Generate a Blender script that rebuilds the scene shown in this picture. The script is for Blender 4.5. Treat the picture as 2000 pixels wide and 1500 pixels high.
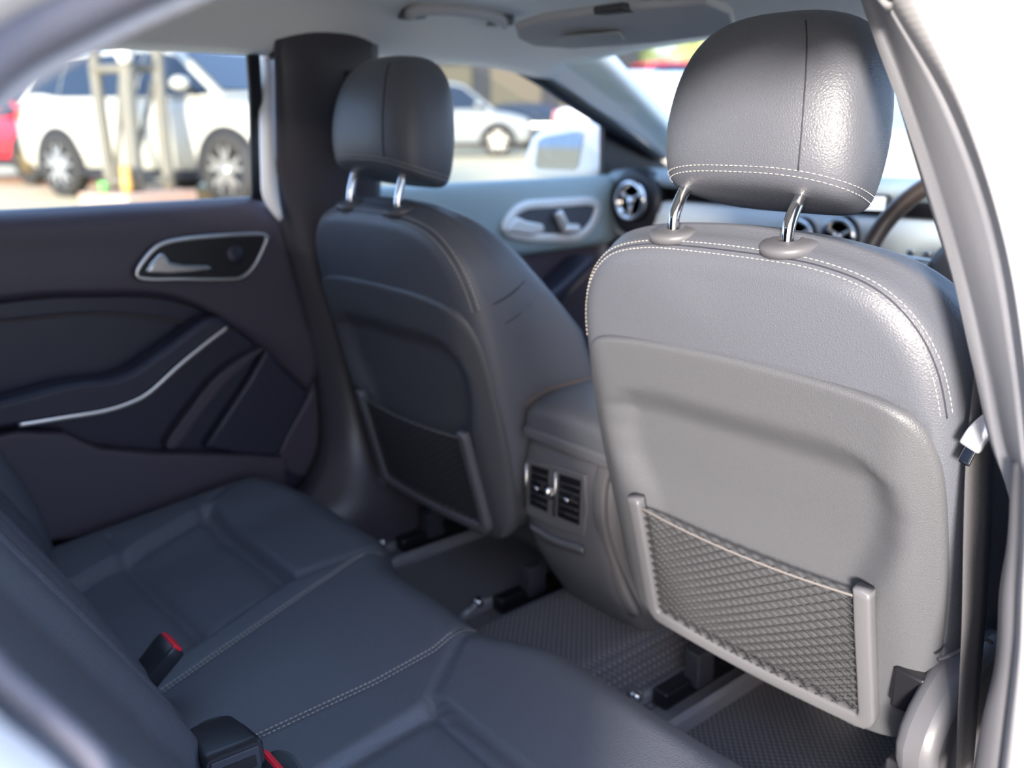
import bpy, bmesh, math, random
from mathutils import Vector, Matrix
random.seed(7)
scene = bpy.context.scene
COL = scene.collection
for o in list(bpy.data.objects): bpy.data.objects.remove(o)

# ------------------------------------------------------------------ camera
CAM = Vector((0.95785, -0.95692, 1.21683)); FPX = 1761.8
RIGHT = Vector((0.643288, 0.765591, -0.007118)); UP = Vector((-0.207079, 0.182934, 0.961069)); FWD = Vector((-0.737088, 0.616770, -0.276217))
cd = bpy.data.cameras.new('camera'); cam = bpy.data.objects.new('camera', cd); COL.objects.link(cam)
m = Matrix((RIGHT, UP, -FWD)).transposed().to_4x4(); m.translation = CAM
cam.matrix_world = m
cd.sensor_width = 36.0; cd.lens = FPX / 2000 * 36.0; cd.clip_start = 0.02; cd.clip_end = 400
cd.dof.use_dof = True; cd.dof.focus_distance = 0.92; cd.dof.aperture_fstop = 3.0
scene.camera = cam
# ------------------------------------------------------------------ world, sun, exposure
w = bpy.data.worlds.new('world'); scene.world = w; w.use_nodes = True
nt = w.node_tree; nt.nodes.clear()
sky = nt.nodes.new('ShaderNodeTexSky'); sky.sky_type = 'NISHITA'; sky.sun_disc = False
sky.sun_elevation = math.radians(18); sky.sun_rotation = math.radians(142); sky.air_density = 1.0; sky.dust_density = 3.0; sky.ozone_density = 1.0
hs = nt.nodes.new('ShaderNodeMixRGB'); hs.blend_type = 'MIX'; hs.inputs[0].default_value = 0.55; hs.inputs[2].default_value = (3.7, 5.5, 9.6, 1)
bg = nt.nodes.new('ShaderNodeBackground'); bg.inputs[1].default_value = 0.29
out = nt.nodes.new('ShaderNodeOutputWorld')
nt.links.new(sky.outputs[0], hs.inputs[1]); nt.links.new(hs.outputs[0], bg.inputs[0]); nt.links.new(bg.outputs[0], out.inputs[0])
sd = bpy.data.lights.new('sun', 'SUN'); sun = bpy.data.objects.new('sun', sd); COL.objects.link(sun)
sd.energy = 8.0; sd.angle = math.radians(9); sd.color = (1.0, 0.905, 0.80)
SUN_FROM = Vector((0.56, -0.80, 0.20)); sun.rotation_euler = SUN_FROM.to_track_quat('Z', 'Y').to_euler()
sun.location = (0, 0, 12)
vs = scene.view_settings; vs.view_transform = 'Standard'; vs.look = 'None'; vs.exposure = 0.68; vs.gamma = 1.0; vs.use_curve_mapping = False

# ------------------------------------------------------------------ helpers
def V(*a): return Vector(a)
def ray(px, py): return RIGHT * ((px - 1000) / FPX) + UP * ((750 - py) / FPX) + FWD
def dep(px, py, d): return CAM + ray(px, py) * d
def onx(px, py, X): r = ray(px, py); return CAM + r * ((X - CAM.x) / r.x)
def ony(px, py, Y): r = ray(px, py); return CAM + r * ((Y - CAM.y) / r.y)
def onz(px, py, Z): r = ray(px, py); return CAM + r * ((Z - CAM.z) / r.z)
def lerp(a, b, t): return a + (b - a) * t
def ss(a, b, x):
    t = max(0.0, min(1.0, (x - a) / (b - a))); return t * t * (3 - 2 * t)
def interp(tab, x):
    if x <= tab[0][0]: return tab[0][1]
    for (a, b), (c, d) in zip(tab, tab[1:]):
        if x <= c: return b + (d - b) * (x - a) / (c - a)
    return tab[-1][1]
def cr(pts, n, closed=False):
    """n points on a Catmull-Rom curve through pts, evenly spaced"""
    P = [Vector(p) for p in pts]; k = len(P); fine = []
    segs = k if closed else k - 1
    for i in range(segs):
        if closed: a, b, c, d = P[(i - 1) % k], P[i], P[(i + 1) % k], P[(i + 2) % k]
        else: a, b, c, d = P[max(i - 1, 0)], P[i], P[i + 1], P[min(i + 2, k - 1)]
        for j in range(16):
            t = j / 16
            fine.append(0.5 * ((2 * b) + (c - a) * t + (2 * a - 5 * b + 4 * c - d) * t * t + (3 * b - a - 3 * c + d) * t ** 3))
    fine.append(P[0].copy() if closed else P[-1].copy())
    L = [0.0]
    for p, q in zip(fine, fine[1:]): L.append(L[-1] + (q - p).length)
    res = []; j = 0
    for i in range(n):
        s = L[-1] * i / (n if closed else n - 1)
        while j < len(L) - 2 and L[j + 1] < s: j += 1
        t = (s - L[j]) / max(1e-9, L[j + 1] - L[j]); res.append(fine[j].lerp(fine[j + 1], t))
    return res
MATS = {}
def mat(name, col, rough=0.5, metal=0.0, grain=0.0, gscale=600.0, kind='noise', spec=0.5, vary=0.0, vscale=6.0, coat=0.0, emit=0.0, col2=None):
    if name in MATS: return MATS[name]
    M = bpy.data.materials.new(name); M.use_nodes = True; t = M.node_tree; b = t.nodes['Principled BSDF']
    b.inputs['Base Color'].default_value = (*col, 1); b.inputs['Roughness'].default_value = rough; b.inputs['Metallic'].default_value = metal
    b.inputs['Specular IOR Level'].default_value = spec; b.inputs['Coat Weight'].default_value = coat; b.inputs['Coat Roughness'].default_value = 0.05
    if emit: b.inputs['Emission Color'].default_value = (*col, 1); b.inputs['Emission Strength'].default_value = emit
    tc = t.nodes.new('ShaderNodeTexCoord')
    if vary or col2:
        n = t.nodes.new('ShaderNodeTexNoise'); n.inputs['Scale'].default_value = vscale; n.inputs['Detail'].default_value = 4
        r = t.nodes.new('ShaderNodeMixRGB'); c2 = col2 or tuple(c * (1 - vary) for c in col)
        r.inputs[1].default_value = (*col, 1); r.inputs[2].default_value = (*c2, 1)
        t.links.new(tc.outputs['Object'], n.inputs['Vector']); t.links.new(n.outputs['Fac'], r.inputs[0]); t.links.new(r.outputs[0], b.inputs['Base Color'])
    if grain:
        if kind == 'noise': n = t.nodes.new('ShaderNodeTexNoise'); n.inputs['Detail'].default_value = 2; o = n.outputs['Fac']
        else: n = t.nodes.new('ShaderNodeTexVoronoi'); n.feature = 'DISTANCE_TO_EDGE' if kind == 'cell' else 'F1'; o = n.outputs['Distance']
        n.inputs['Scale'].default_value = gscale
        bp = t.nodes.new('ShaderNodeBump'); bp.inputs['Strength'].default_value = grain; bp.inputs['Distance'].default_value = 0.001
        t.links.new(tc.outputs['Object'], n.inputs['Vector']); t.links.new(o, bp.inputs['Height']); t.links.new(bp.outputs[0], b.inputs['Normal'])
    MATS[name] = M; return M
def glass_mat(name, tint, gloss=0.08, rough=0.0):
    M = bpy.data.materials.new(name); M.use_nodes = True; t = M.node_tree; t.nodes.clear()
    a = t.nodes.new('ShaderNodeBsdfTransparent'); a.inputs[0].default_value = (*tint, 1)
    g = t.nodes.new('ShaderNodeBsdfGlossy'); g.inputs['Roughness'].default_value = rough
    f = t.nodes.new('ShaderNodeMixShader'); f.inputs[0].default_value = gloss
    o = t.nodes.new('ShaderNodeOutputMaterial')
    t.links.new(a.outputs[0], f.inputs[1]); t.links.new(g.outputs[0], f.inputs[2]); t.links.new(f.outputs[0], o.inputs[0])
    return M
def origin_of(p):
    v = Vector((0, 0, 0))
    while p: v += p.location; p = p.parent
    return v
def mk(name, verts, faces, material, parent=None, smooth=True, local=False, kind=None, label=None, cat=None, group=None, sharp=None):
    me = bpy.data.meshes.new(name)
    if not local:
        o0 = origin_of(parent); verts = [Vector(v) - o0 for v in verts]
    me.from_pydata([tuple(v) for v in verts], [], faces); me.validate(); 
    bm = bmesh.new(); bm.from_mesh(me); bmesh.ops.recalc_face_normals(bm, faces=bm.faces); bm.to_mesh(me); bm.free()
    if material: me.materials.append(material)
    if smooth:
        for f in me.polygons: f.use_smooth = True
        if sharp: me.set_sharp_from_angle(angle=math.radians(sharp))
    o = bpy.data.objects.new(name, me); COL.objects.link(o); o.parent = parent
    for k, v in (('kind', kind), ('label', label), ('category', cat), ('group', group)):
        if v: o[k] = v
    return o
def thing(name, label, cat, loc=(0, 0, 0), rz=0.0, group=None, kind=None):
    o = bpy.data.objects.new(name, None); COL.objects.link(o); o.location = loc; o.rotation_euler = (0, 0, rz); o.empty_display_size = 0.05
    o['label'] = label; o['category'] = cat
    if group: o['group'] = group
    if kind: o['kind'] = kind
    return o
def gridmesh(rows, closed_u=False, closed_v=False):
    nv = len(rows); nu = len(rows[0]); vs_ = [p for r in rows for p in r]; fs = []
    for j in range(nv if closed_v else nv - 1):
        for i in range(nu if closed_u else nu - 1):
            a = j * nu + i; b = j * nu + (i + 1) % nu; c = ((j + 1) % nv) * nu + (i + 1) % nu; d = ((j + 1) % nv) * nu + i
            fs.append((a, b, c, d))
    return vs_, fs
def surf(name, rows, material, parent=None, closed_u=False, closed_v=False, cap=False, solid=0.0, sub=0, **k):
    vs_, fs = gridmesh(rows, closed_u, closed_v)
    if cap:
        nu = len(rows[0]); fs.append(tuple(range(nu))); fs.append(tuple(range((len(rows) - 1) * nu, len(rows) * nu)))
    o = mk(name, vs_, fs, material, parent, **k)
    if solid: md = o.modifiers.new('solid', 'SOLIDIFY'); md.thickness = solid; md.offset = 0
    if sub: md = o.modifiers.new('sub', 'SUBSURF'); md.levels = sub; md.render_levels = sub
    return o
def loft(name, lines, n, material, parent=None, nv=0, **k):
    """surface through smooth polylines; nv rows interpolated across"""
    L = [cr(l, n) for l in lines]
    if nv: 
        cols = [cr([l[i] for l in L], nv) for i in range(n)]; L = [[cols[i][j] for i in range(n)] for j in range(nv)]
    return surf(name, L, material, parent, **k)
def frames(pts, closed):
    n = len(pts); T = []
    for i in range(n):
        a = pts[(i - 1) % n] if closed or i > 0 else pts[i]; b = pts[(i + 1) % n] if closed or i < n - 1 else pts[i]
        T.append((b - a).normalized())
    ref = V(0, 0, 1) if abs(T[0].z) < 0.9 else V(1, 0, 0)
    N = [(ref - T[0] * ref.dot(T[0])).normalized()]
    for i in range(1, n):
        v = N[-1] - T[i] * N[-1].dot(T[i]); N.append(v.normalized() if v.length > 1e-6 else N[-1])
    return T, N
def sweep_rows(pts, sec, closed=False, up=None):
    """sweep 2-D section (a,b): a along normal, b along binormal"""
    T, N = frames(pts, closed); rows = []
    for i, p in enumerate(pts):
        n = N[i]
        if up is not None:
            n = up - T[i] * up.dot(T[i]); n.normalize()
        b = T[i].cross(n); rows.append([p + n * a + b * c for a, c in sec])
    return rows
def circ(r, k=8, ry=None): return [(r * math.cos(2 * math.pi * i / k), (ry or r) * math.sin(2 * math.pi * i / k)) for i in range(k)]
def rrect(w_, h_, r, k=3):
    res = []
    for cx, cy, a0 in ((w_ - r, h_ - r, 0), (-w_ + r, h_ - r, 90), (-w_ + r, -h_ + r, 180), (w_ - r, -h_ + r, 270)):
        for i in range(k + 1):
            a = math.radians(a0 + 90 * i / k); res.append((cx + r * math.cos(a), cy + r * math.sin(a)))
    return res
def tube(name, pts, r, material, parent=None, n=0, closed=False, seg=8, sec=None, up=None, **k):
    pts = cr(pts, n, closed) if n else [Vector(p) for p in pts]
    rows = sweep_rows(pts, sec or circ(r, seg), closed, up)
    return surf(name, rows, material, parent, closed_u=True, closed_v=closed, cap=not closed, **k)
def stitches(name, lines, material, parent, r=0.0006, dash=0.0046, gap=0.0016, **k):
    vs_, fs = [], []
    for pts in lines:
        pts = [Vector(p) for p in pts]; L = [0.0]
        for p, q in zip(pts, pts[1:]): L.append(L[-1] + (q - p).length)
        def at(s):
            for j in range(len(L) - 1):
                if s <= L[j + 1]: return pts[j].lerp(pts[j + 1], (s - L[j]) / max(1e-9, L[j + 1] - L[j]))
            return pts[-1]
        s = 0.0
        while s + dash < L[-1]:
            a, b = at(s), at(s + dash); t = (b - a).normalized(); u = t.orthogonal().normalized(); v = t.cross(u); i0 = len(vs_); mid = (a + b) / 2
            for c, f in ((a, .45), (mid, 1.0), (b, .45)):
                for x, y in ((1, 0), (0, 1), (-1, 0), (0, -1)): vs_.append(c + (u * x + v * y) * r * f)
            for j in range(2):
                for i in range(4): fs.append((i0 + j * 4 + i, i0 + j * 4 + (i + 1) % 4, i0 + j * 4 + 4 + (i + 1) % 4, i0 + j * 4 + 4 + i))
            fs.append((i0 + 3, i0 + 2, i0 + 1, i0)); fs.append((i0 + 8, i0 + 9, i0 + 10, i0 + 11)); s += dash + gap
    return mk(name, vs_, fs, material, parent, kind='stuff', **k)
def slab(name, pts, direction, material, parent=None, bevel=0.004, n=0, smoothpts=True, **k):
    """closed outline (3-D points) extruded along direction"""
    P = cr(pts, n, True) if n else [Vector(p) for p in pts]; d = Vector(direction); m_ = len(P)
    vs_ = P + [p + d for p in P]
    fs = [tuple(range(m_)), tuple(range(2 * m_ - 1, m_ - 1, -1))] + [(i, (i + 1) % m_, m_ + (i + 1) % m_, m_ + i) for i in range(m_)]
    o = mk(name, vs_, fs, material, parent, sharp=35, **k)
    if bevel: md = o.modifiers.new('bevel', 'BEVEL'); md.width = bevel; md.segments = 3; md.limit_method = 'ANGLE'; md.angle_limit = math.radians(50)
    return o
def box(name, c, s, material, parent=None, bevel=0.004, rot=None, **k):
    c = Vector(c); h = Vector(s) / 2; R_ = rot or Matrix.Identity(3)
    vs_ = [c + R_ @ Vector((x * h.x, y * h.y, z * h.z)) for x in (-1, 1) for y in (-1, 1) for z in (-1, 1)]
    fs = [(0, 1, 3, 2), (4, 6, 7, 5), (0, 4, 5, 1), (2, 3, 7, 6), (0, 2, 6, 4), (1, 5, 7, 3)]
    o = mk(name, vs_, fs, material, parent, sharp=35, **k)
    if bevel: md = o.modifiers.new('bevel', 'BEVEL'); md.width = bevel; md.segments = 3
    return o
def lathe(name, prof, c, axis, material, parent=None, seg=32, **k):
    """prof: (radius, height along axis)"""
    ax = Vector(axis).normalized(); u = ax.orthogonal().normalized(); v = ax.cross(u); c = Vector(c)
    rows = [[c + ax * h + (u * math.cos(2 * math.pi * i / seg) + v * math.sin(2 * math.pi * i / seg)) * r for i in range(seg)] for r, h in prof]
    return surf(name, rows, material, parent, closed_u=True, cap=True, **k)

# ------------------------------------------------------------------ materials
LEA = mat('black leather', (0.096, 0.104, 0.128), 0.43, grain=0.55, gscale=330, kind='cell', spec=0.55)
LEA2 = LEA
SHELL = mat('grained dark grey plastic', (0.088, 0.093, 0.106), 0.46, grain=0.55, gscale=430, kind='cell')
PLA = mat('dark plastic', (0.050, 0.051, 0.066), 0.45, grain=0.1, gscale=700)
PLAG = mat('grey plastic', (0.105, 0.107, 0.122), 0.42, grain=0.08, gscale=700)
PLAM = mat('satin grey frame plastic', (0.125, 0.127, 0.142), 0.38)
CHR = mat('chrome', (0.80, 0.80, 0.82), 0.08, 1.0)
SATIN = mat('satin silver', (0.62, 0.61, 0.60), 0.28, 1.0)
THR = mat('pale thread', (0.60, 0.57, 0.54), 0.7)
SEAM = mat('dark seam thread', (0.025, 0.027, 0.04), 0.7)
HEAD = mat('grey headliner cloth', (0.86, 0.86, 0.86), 0.9, grain=0.15, gscale=900)
TRIMG = mat('light grey trim cloth', (0.23, 0.235, 0.265), 0.85, grain=0.3, gscale=900)
RUB = mat('rubber seal', (0.12, 0.12, 0.15), 0.6, grain=0.2, gscale=300)
WHITE = mat('white car paint', (0.80, 0.80, 0.80), 0.25, coat=0.6)
RED = mat('red plastic', (0.92, 0.02, 0.05), 0.4)
CARPET = mat('dark carpet', (0.035, 0.035, 0.050), 0.95, grain=0.5, gscale=500)
BLK = mat('black plastic', (0.010, 0.010, 0.014), 0.4)
NETM = mat('net cord', (0.030, 0.029, 0.033), 0.6)
WEB = mat('belt webbing', (0.075, 0.074, 0.082), 0.8, grain=0.6, gscale=500)
def mat_rubber_mat():
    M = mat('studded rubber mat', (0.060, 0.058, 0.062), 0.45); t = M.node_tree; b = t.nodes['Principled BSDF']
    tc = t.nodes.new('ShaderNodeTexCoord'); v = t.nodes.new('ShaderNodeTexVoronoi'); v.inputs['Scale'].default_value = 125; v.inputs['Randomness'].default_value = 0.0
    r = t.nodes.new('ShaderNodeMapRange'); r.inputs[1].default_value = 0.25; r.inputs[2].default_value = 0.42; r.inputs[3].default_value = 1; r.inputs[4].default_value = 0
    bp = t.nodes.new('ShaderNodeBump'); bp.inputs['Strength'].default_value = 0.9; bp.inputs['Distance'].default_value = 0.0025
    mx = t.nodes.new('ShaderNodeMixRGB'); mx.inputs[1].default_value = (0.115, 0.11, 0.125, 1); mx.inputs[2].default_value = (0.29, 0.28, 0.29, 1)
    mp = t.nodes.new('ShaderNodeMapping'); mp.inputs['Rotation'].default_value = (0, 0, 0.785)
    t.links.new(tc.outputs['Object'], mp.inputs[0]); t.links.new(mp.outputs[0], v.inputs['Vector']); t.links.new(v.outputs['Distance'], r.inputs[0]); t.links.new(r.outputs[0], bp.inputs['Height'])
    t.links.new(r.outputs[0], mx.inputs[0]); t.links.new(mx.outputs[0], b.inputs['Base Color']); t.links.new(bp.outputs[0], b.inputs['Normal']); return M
MATT = mat_rubber_mat()
GLASS = glass_mat('clear window glass', (0.93, 0.96, 0.95), 0.03)

# ------------------------------------------------------------------ the ground outside
def gz(x, y): return 0.43 * ss(-1.5, -7.0, x)
GRD = mat('sandy concrete ground', (0.62, 0.49, 0.29), 0.9, col2=(0.52, 0.42, 0.26), vscale=0.8)
rows = [[V(x, y, gz(x, y)) for x in [-60 + 1.5 * i for i in range(70)]] for y in [-20 + 1.5 * j for j in range(70)]]
surf('ground', rows, GRD, kind='structure', label='pale sandy concrete ground of the car park outside the windows', cat='ground')

# ------------------------------------------------------------------ car body: floor, ceiling, walls, pillars
def floor_z(x, y):
    z = 0.33 + 0.075 * (ss(0.19, 0.09, abs(x))) 
    z += 0.14 * ss(0.58, 0.68, abs(x))
    return z
xs = [-0.74 + 1.48 * i / 60 for i in range(61)]
ys = [-1.36 + 2.39 * j / 40 for j in range(41)]
surf('floor', [[V(x, y, floor_z(x, y)) for x in xs] for y in ys], CARPET, kind='structure', label='dark carpeted car floor with a raised centre tunnel', cat='floor', solid=0.01)
# ceiling
def ceil_z(x, y):
    lo = 1.392 - 0.030 * (min(abs(x), .575) / 0.56) ** 2.4 - 0.024 * ss(0.555, 0.612, abs(x)) - 0.020 * ss(0.15, 0.50, y)
    hi = 1.452 - 0.030 * (abs(x) / 0.5) ** 2 - 0.068 * ss(0.47, 0.612, abs(x))
    return lerp(hi, lo, max(ss(0.20, 0.46, y), ss(0.30, 0.56, x))) - 0.03 * ss(-0.5, -1.1, y)
xs = [-0.612 + 1.187 * i / 40 for i in range(41)]
ys = [-1.35 + 1.84 * j / 30 for j in range(31)]
surf('ceiling', [[V(x, y, ceil_z(x, y)) for x in xs] for y in ys], HEAD, kind='structure', label='light grey cloth headliner under the car roof', cat='ceiling', solid=0.006)
def edge_strip(name, a, b, n, material, parent=None, **k): return loft(name, [a, b], n, material, parent, **k)
slab('wall_right', [V(0.70, -0.99, 0.36), V(0.70, -1.40, 0.36), V(0.585, -1.40, 1.34), V(0.56, -0.90, 1.30), V(0.60, -0.965, 1.22), V(0.66, -1.0, 1.09), V(0.68, -0.97, 1.03), V(0.69, -0.90, 0.95), V(0.70, -0.85, 0.85), V(0.71, -0.80, 0.60), V(0.71, -0.80, 0.36)], (0.02, 0, 0), CARPET, bevel=0, kind='structure', label='dark rear quarter of the cabin right of the bench', cat='wall')
# rear closure of the cabin and the left body side
box('wall_rear', (0, -1.36, 0.86), (1.40, 0.02, 1.08), CARPET, bevel=0, kind='structure', label='dark rear end of the cabin behind the bench', cat='wall')
fl = [V(-0.606, -0.20, 1.332), V(-0.603, -0.05, 1.338), onx(790, 96, -.60), onx(898, 101, -.60), onx(976, 125, -.61), onx(1054, 167, -.63), onx(1117, 210, -.65), onx(1186, 254, -.68), onx(1280, 314, -.715)]
fu = [V(-0.590, -0.20, 1.340), V(-0.586, -0.05, 1.350), onx(795, 86, -.585), onx(905, 86, -.585), onx(985, 108, -.592), onx(1070, 150, -.612), onx(1140, 198, -.635), onx(1222, 252, -.67), onx(1300, 310, -.705)]
loft('trim_1', [fu, fl, [p + V(-0.035, 0, 0.028) for p in fl]], 70, BLK, kind='structure', label='black upper frame of the left front door window below the headliner', cat='frame', solid=0.006)
APIL = mat('pale pillar trim', (0.90, 0.91, 0.91), 0.75, grain=0.15, gscale=900)
loft('trim_2', [[onx(930, 84, -.582), onx(985, 104, -.590), onx(1070, 147, -.610), onx(1150, 204, -.64), onx(1226, 252, -.67), onx(1300, 308, -.703)],
      [onx(1060, 84, -.53), onx(1105, 112, -.545), onx(1160, 158, -.57), onx(1222, 210, -.60), onx(1280, 256, -.63), onx(1340, 308, -.665)],
      [onx(1146, 84, -.485), onx(1172, 110, -.495), onx(1214, 156, -.52), onx(1268, 212, -.555), onx(1318, 262, -.59), onx(1380, 312, -.63)],
      [p + V(-0.015, 0.05, 0.01) for p in [onx(1146, 84, -.485), onx(1172, 110, -.495), onx(1214, 156, -.52), onx(1268, 212, -.555), onx(1318, 262, -.59), onx(1380, 312, -.63)]]], 40, APIL, nv=14,
     kind='structure', label='pale grey left windscreen pillar trim beside the dashboard', cat='pillar', solid=0.005)
loft('trim_3', [[(0.572, 0.05, 1.358), (0.578, 0.22, 1.352), (0.60, 0.42, 1.292), (0.64, 0.62, 1.205), (0.71, 0.95, 1.085)],
      [(0.520, 0.16, 1.372), (0.530, 0.34, 1.345), (0.552, 0.47, 1.302), (0.590, 0.66, 1.215), (0.665, 1.00, 1.085)],
      [(0.485, 0.24, 1.372), (0.490, 0.40, 1.345), (0.520, 0.52, 1.302), (0.560, 0.72, 1.215), (0.640, 1.06, 1.085)]], 40, APIL, nv=12,
     kind='structure', label='pale grey right windscreen pillar trim behind the driver seat headrest', cat='pillar', solid=0.005)
# left B pillar: dark, with a rounded ridge
PIL = mat('pillar plastic', (0.065, 0.060, 0.072), 0.36, grain=0.05, gscale=600)
rows = []
for z, y0, y1, x0, bul in ((1.41, -0.20, -0.01, -0.535, 0.008), (1.355, -0.205, 0.0, -0.572, 0.012), (1.30, -0.20, 0.015, -0.590, 0.015), (1.15, -0.185, 0.04, -0.640, 0.022), (1.05, -0.170, 0.05, -0.672, 0.028), (0.93, -0.150, 0.05, -0.690, 0.04),
      (0.80, -0.125, 0.06, -0.695, 0.05), (0.70, -0.110, 0.07, -0.695, 0.055), (0.60, -0.110, 0.08, -0.690, 0.065), (0.54, -0.13, 0.10, -0.680, 0.075), (0.49, -0.18, 0.14, -0.665, 0.080), (0.45, -0.24, 0.20, -0.655, 0.085), (0.40, -0.28, 0.26, -0.650, 0.085), (0.34, -0.28, 0.26, -0.650, 0.085)):
    r = []
    for i in range(13):
        u = i / 12; r.append(V(x0 + bul * (1 - abs(2 * u - 1) ** 2.6), lerp(y0, y1, u), z))
    rows.append(r)
cols = [cr([r[i] for r in rows], 44) for i in range(13)]
pb = surf('trim_4', [[cols[i][j] for i in range(13)] for j in range(44)], PIL, kind='structure', label='dark left centre pillar between the rear door and the front passenger seat', cat='pillar', solid=0.006)
lathe('anchor_bolt', [(0.0, 0.004), (0.010, 0.004), (0.016, 0.0), (0.016, -0.01)], onx(748, 940, -0.585), (1, -0.4, 0.2), PLA, pb)
# upper belt guide on that pillar
box('belt_guide', (-0.570, -0.045, 1.235), (0.018, 0.05, 0.16), PLA, pb, bevel=0.006)
# left sill
box('trim_5', (-0.672, 0.38, 0.43), (0.05, 1.15, 0.11), PLA, bevel=0.02, kind='structure', label='dark plastic sill trim below the left front door', cat='sill')

# ------------------------------------------------------------------ rear left door
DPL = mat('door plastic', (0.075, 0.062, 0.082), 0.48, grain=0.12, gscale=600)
DLEA = mat('door leather', (0.030, 0.030, 0.050), 0.45, grain=0.15, gscale=500)
d1 = thing('door_1', 'closed left rear door with dark panel, silver pull strip and window', 'door', (-0.72, -0.55, 0.40), kind='structure')
XD = -0.70
def dpx(pts, X): return [onx(px, py, X) for px, py in pts]
back = [V(XD, -1.05, 1.089)]
redge = [(500, 386), (532, 396), (549, 430), (569, 502), (602, 628), (626, 709), (636, 807), (628, 888), (600, 930)]
card = dpx(redge, XD) + [V(XD, -0.17, 0.32), V(XD, -1.05, 0.32), V(XD, -1.05, 1.089)]
slab('door_card', card, (-0.02, 0, 0), DLEA, d1, bevel=0.004)
# upper roll of the panel: shaped loft
top = [V(-0.722, -1.05, 1.086), V(-0.722, -0.64, 1.086)] + [onx(a, b, -0.722) for a, b in ((300, 397), (470, 388), (522, 394))]
def rowpx(pts, X): return [onx(a, b, X) for a, b in pts]
l0 = [V(-0.735, -1.05, 1.094)] + rowpx([(0, 411), (250, 398), (440, 388), (500, 386), (528, 394)], -0.728)
l1 = [V(-0.695, -1.05, 1.094)] + rowpx([(0, 420), (250, 406), (440, 396), (505, 394), (540, 412)], -0.695)
l2 = [V(-0.678, -1.05, 1.072)] + rowpx([(0, 446), (250, 434), (440, 425), (515, 425), (552, 445)], -0.68)
l3 = [V(-0.676, -1.05, 1.02)] + rowpx([(0, 500), (250, 492), (440, 486), (525, 486), (566, 500)], -0.68)
l4 = [V(-0.676, -1.05, 0.96)] + rowpx([(0, 560), (200, 550), (380, 560), (520, 590), (596, 612)], -0.68)
l5 = [V(-0.680, -1.05, 0.94)] + rowpx([(0, 582), (180, 570), (340, 577), (470, 636), (622, 706)], -0.683)
l6 = [V(-0.695, -1.05, 0.93)] + rowpx([(0, 592), (180, 580), (335, 587), (460, 645), (604, 766)], -0.70)
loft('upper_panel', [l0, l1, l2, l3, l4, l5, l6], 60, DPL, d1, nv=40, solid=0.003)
tube('piping', [V(-0.690, -1.0, 0.925)] + rowpx([(0, 628), (100, 618), (210, 612), (320, 622), (378, 634)], -0.69), 0.0022, mat('brown piping', (0.09, 0.065, 0.065), 0.6), d1, n=50)
slab('front_flange', dpx([(560, 470), (604, 628), (630, 709), (640, 807), (634, 888), (606, 935), (545, 895), (606, 768), (596, 740), (540, 640)], -0.695), (-0.012, 0, 0), DPL, d1, bevel=0.006, n=60)
arm = slab('armrest', dpx([(-200, 872), (35, 834), (120, 820), (200, 808), (252, 792), (292, 770), (350, 718), (447, 642), (440, 624), (400, 628), (320, 685), (240, 735), (130, 752), (0, 786), (-200, 830)], -0.635), (-0.06, 0, 0), DLEA, d1, bevel=0.010, n=90)
tube('pull_strip', rowpx([(35, 831), (120, 817), (200, 804), (250, 789), (292, 767), (350, 715), (400, 674), (446, 639)], -0.632), 0.004, SATIN, d1, n=70, sec=rrect(0.004, 0.0025, 0.001, 2), up=V(0, 0, 1))
slab('lower_panel', dpx([(-250, 900), (35, 842), (130, 845), (165, 862), (195, 876), (300, 886), (420, 888), (560, 894), (560, 960), (400, 1040), (100, 1060), (-250, 1000)], -0.655), (-0.04, 0, 0), DPL, d1, bevel=0.008, n=0)
slab('speaker_panel', dpx([(522, 679), (548, 712), (604, 766), (575, 830), (541, 893), (470, 888), (400, 874), (445, 806), (490, 738)], -0.672), (-0.03, 0, 0), DLEA, d1, bevel=0.007)
slab('pocket_ridge', dpx([(520, 678), (470, 702), (418, 742), (368, 805), (325, 868), (345, 874), (392, 812), (440, 752), (488, 708)], -0.668), (-0.03, 0, 0), DPL, d1, bevel=0.008, n=50)
hb = rowpx([(266, 536), (285, 503), (312, 479), (355, 468), (430, 461), (500, 458), (520, 463), (515, 482), (496, 520), (472, 542), (440, 546), (350, 545), (290, 545)], -0.664)
slab('handle_cup', hb, (-0.02, 0, 0), BLK, d1, bevel=0.002, n=60)
tube('handle_bezel', hb, 0.005, SATIN, d1, n=80, closed=True, sec=rrect(0.005, 0.004, 0.002, 2), up=V(1, 0, 0))
slab('door_lever', rowpx([(284, 534), (296, 514), (315, 494), (322, 497), (334, 513), (360, 518), (412, 519), (416, 530), (380, 534), (330, 537)], -0.650), (-0.012, 0, 0), SATIN, d1, bevel=0.005)
lathe('lock_button', [(0.0, 0.004), (0.015, 0.003), (0.018, 0.0), (0.018, -0.004)], onx(458, 497, -0.662), (1, 0, 0), DLEA, d1)
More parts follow.
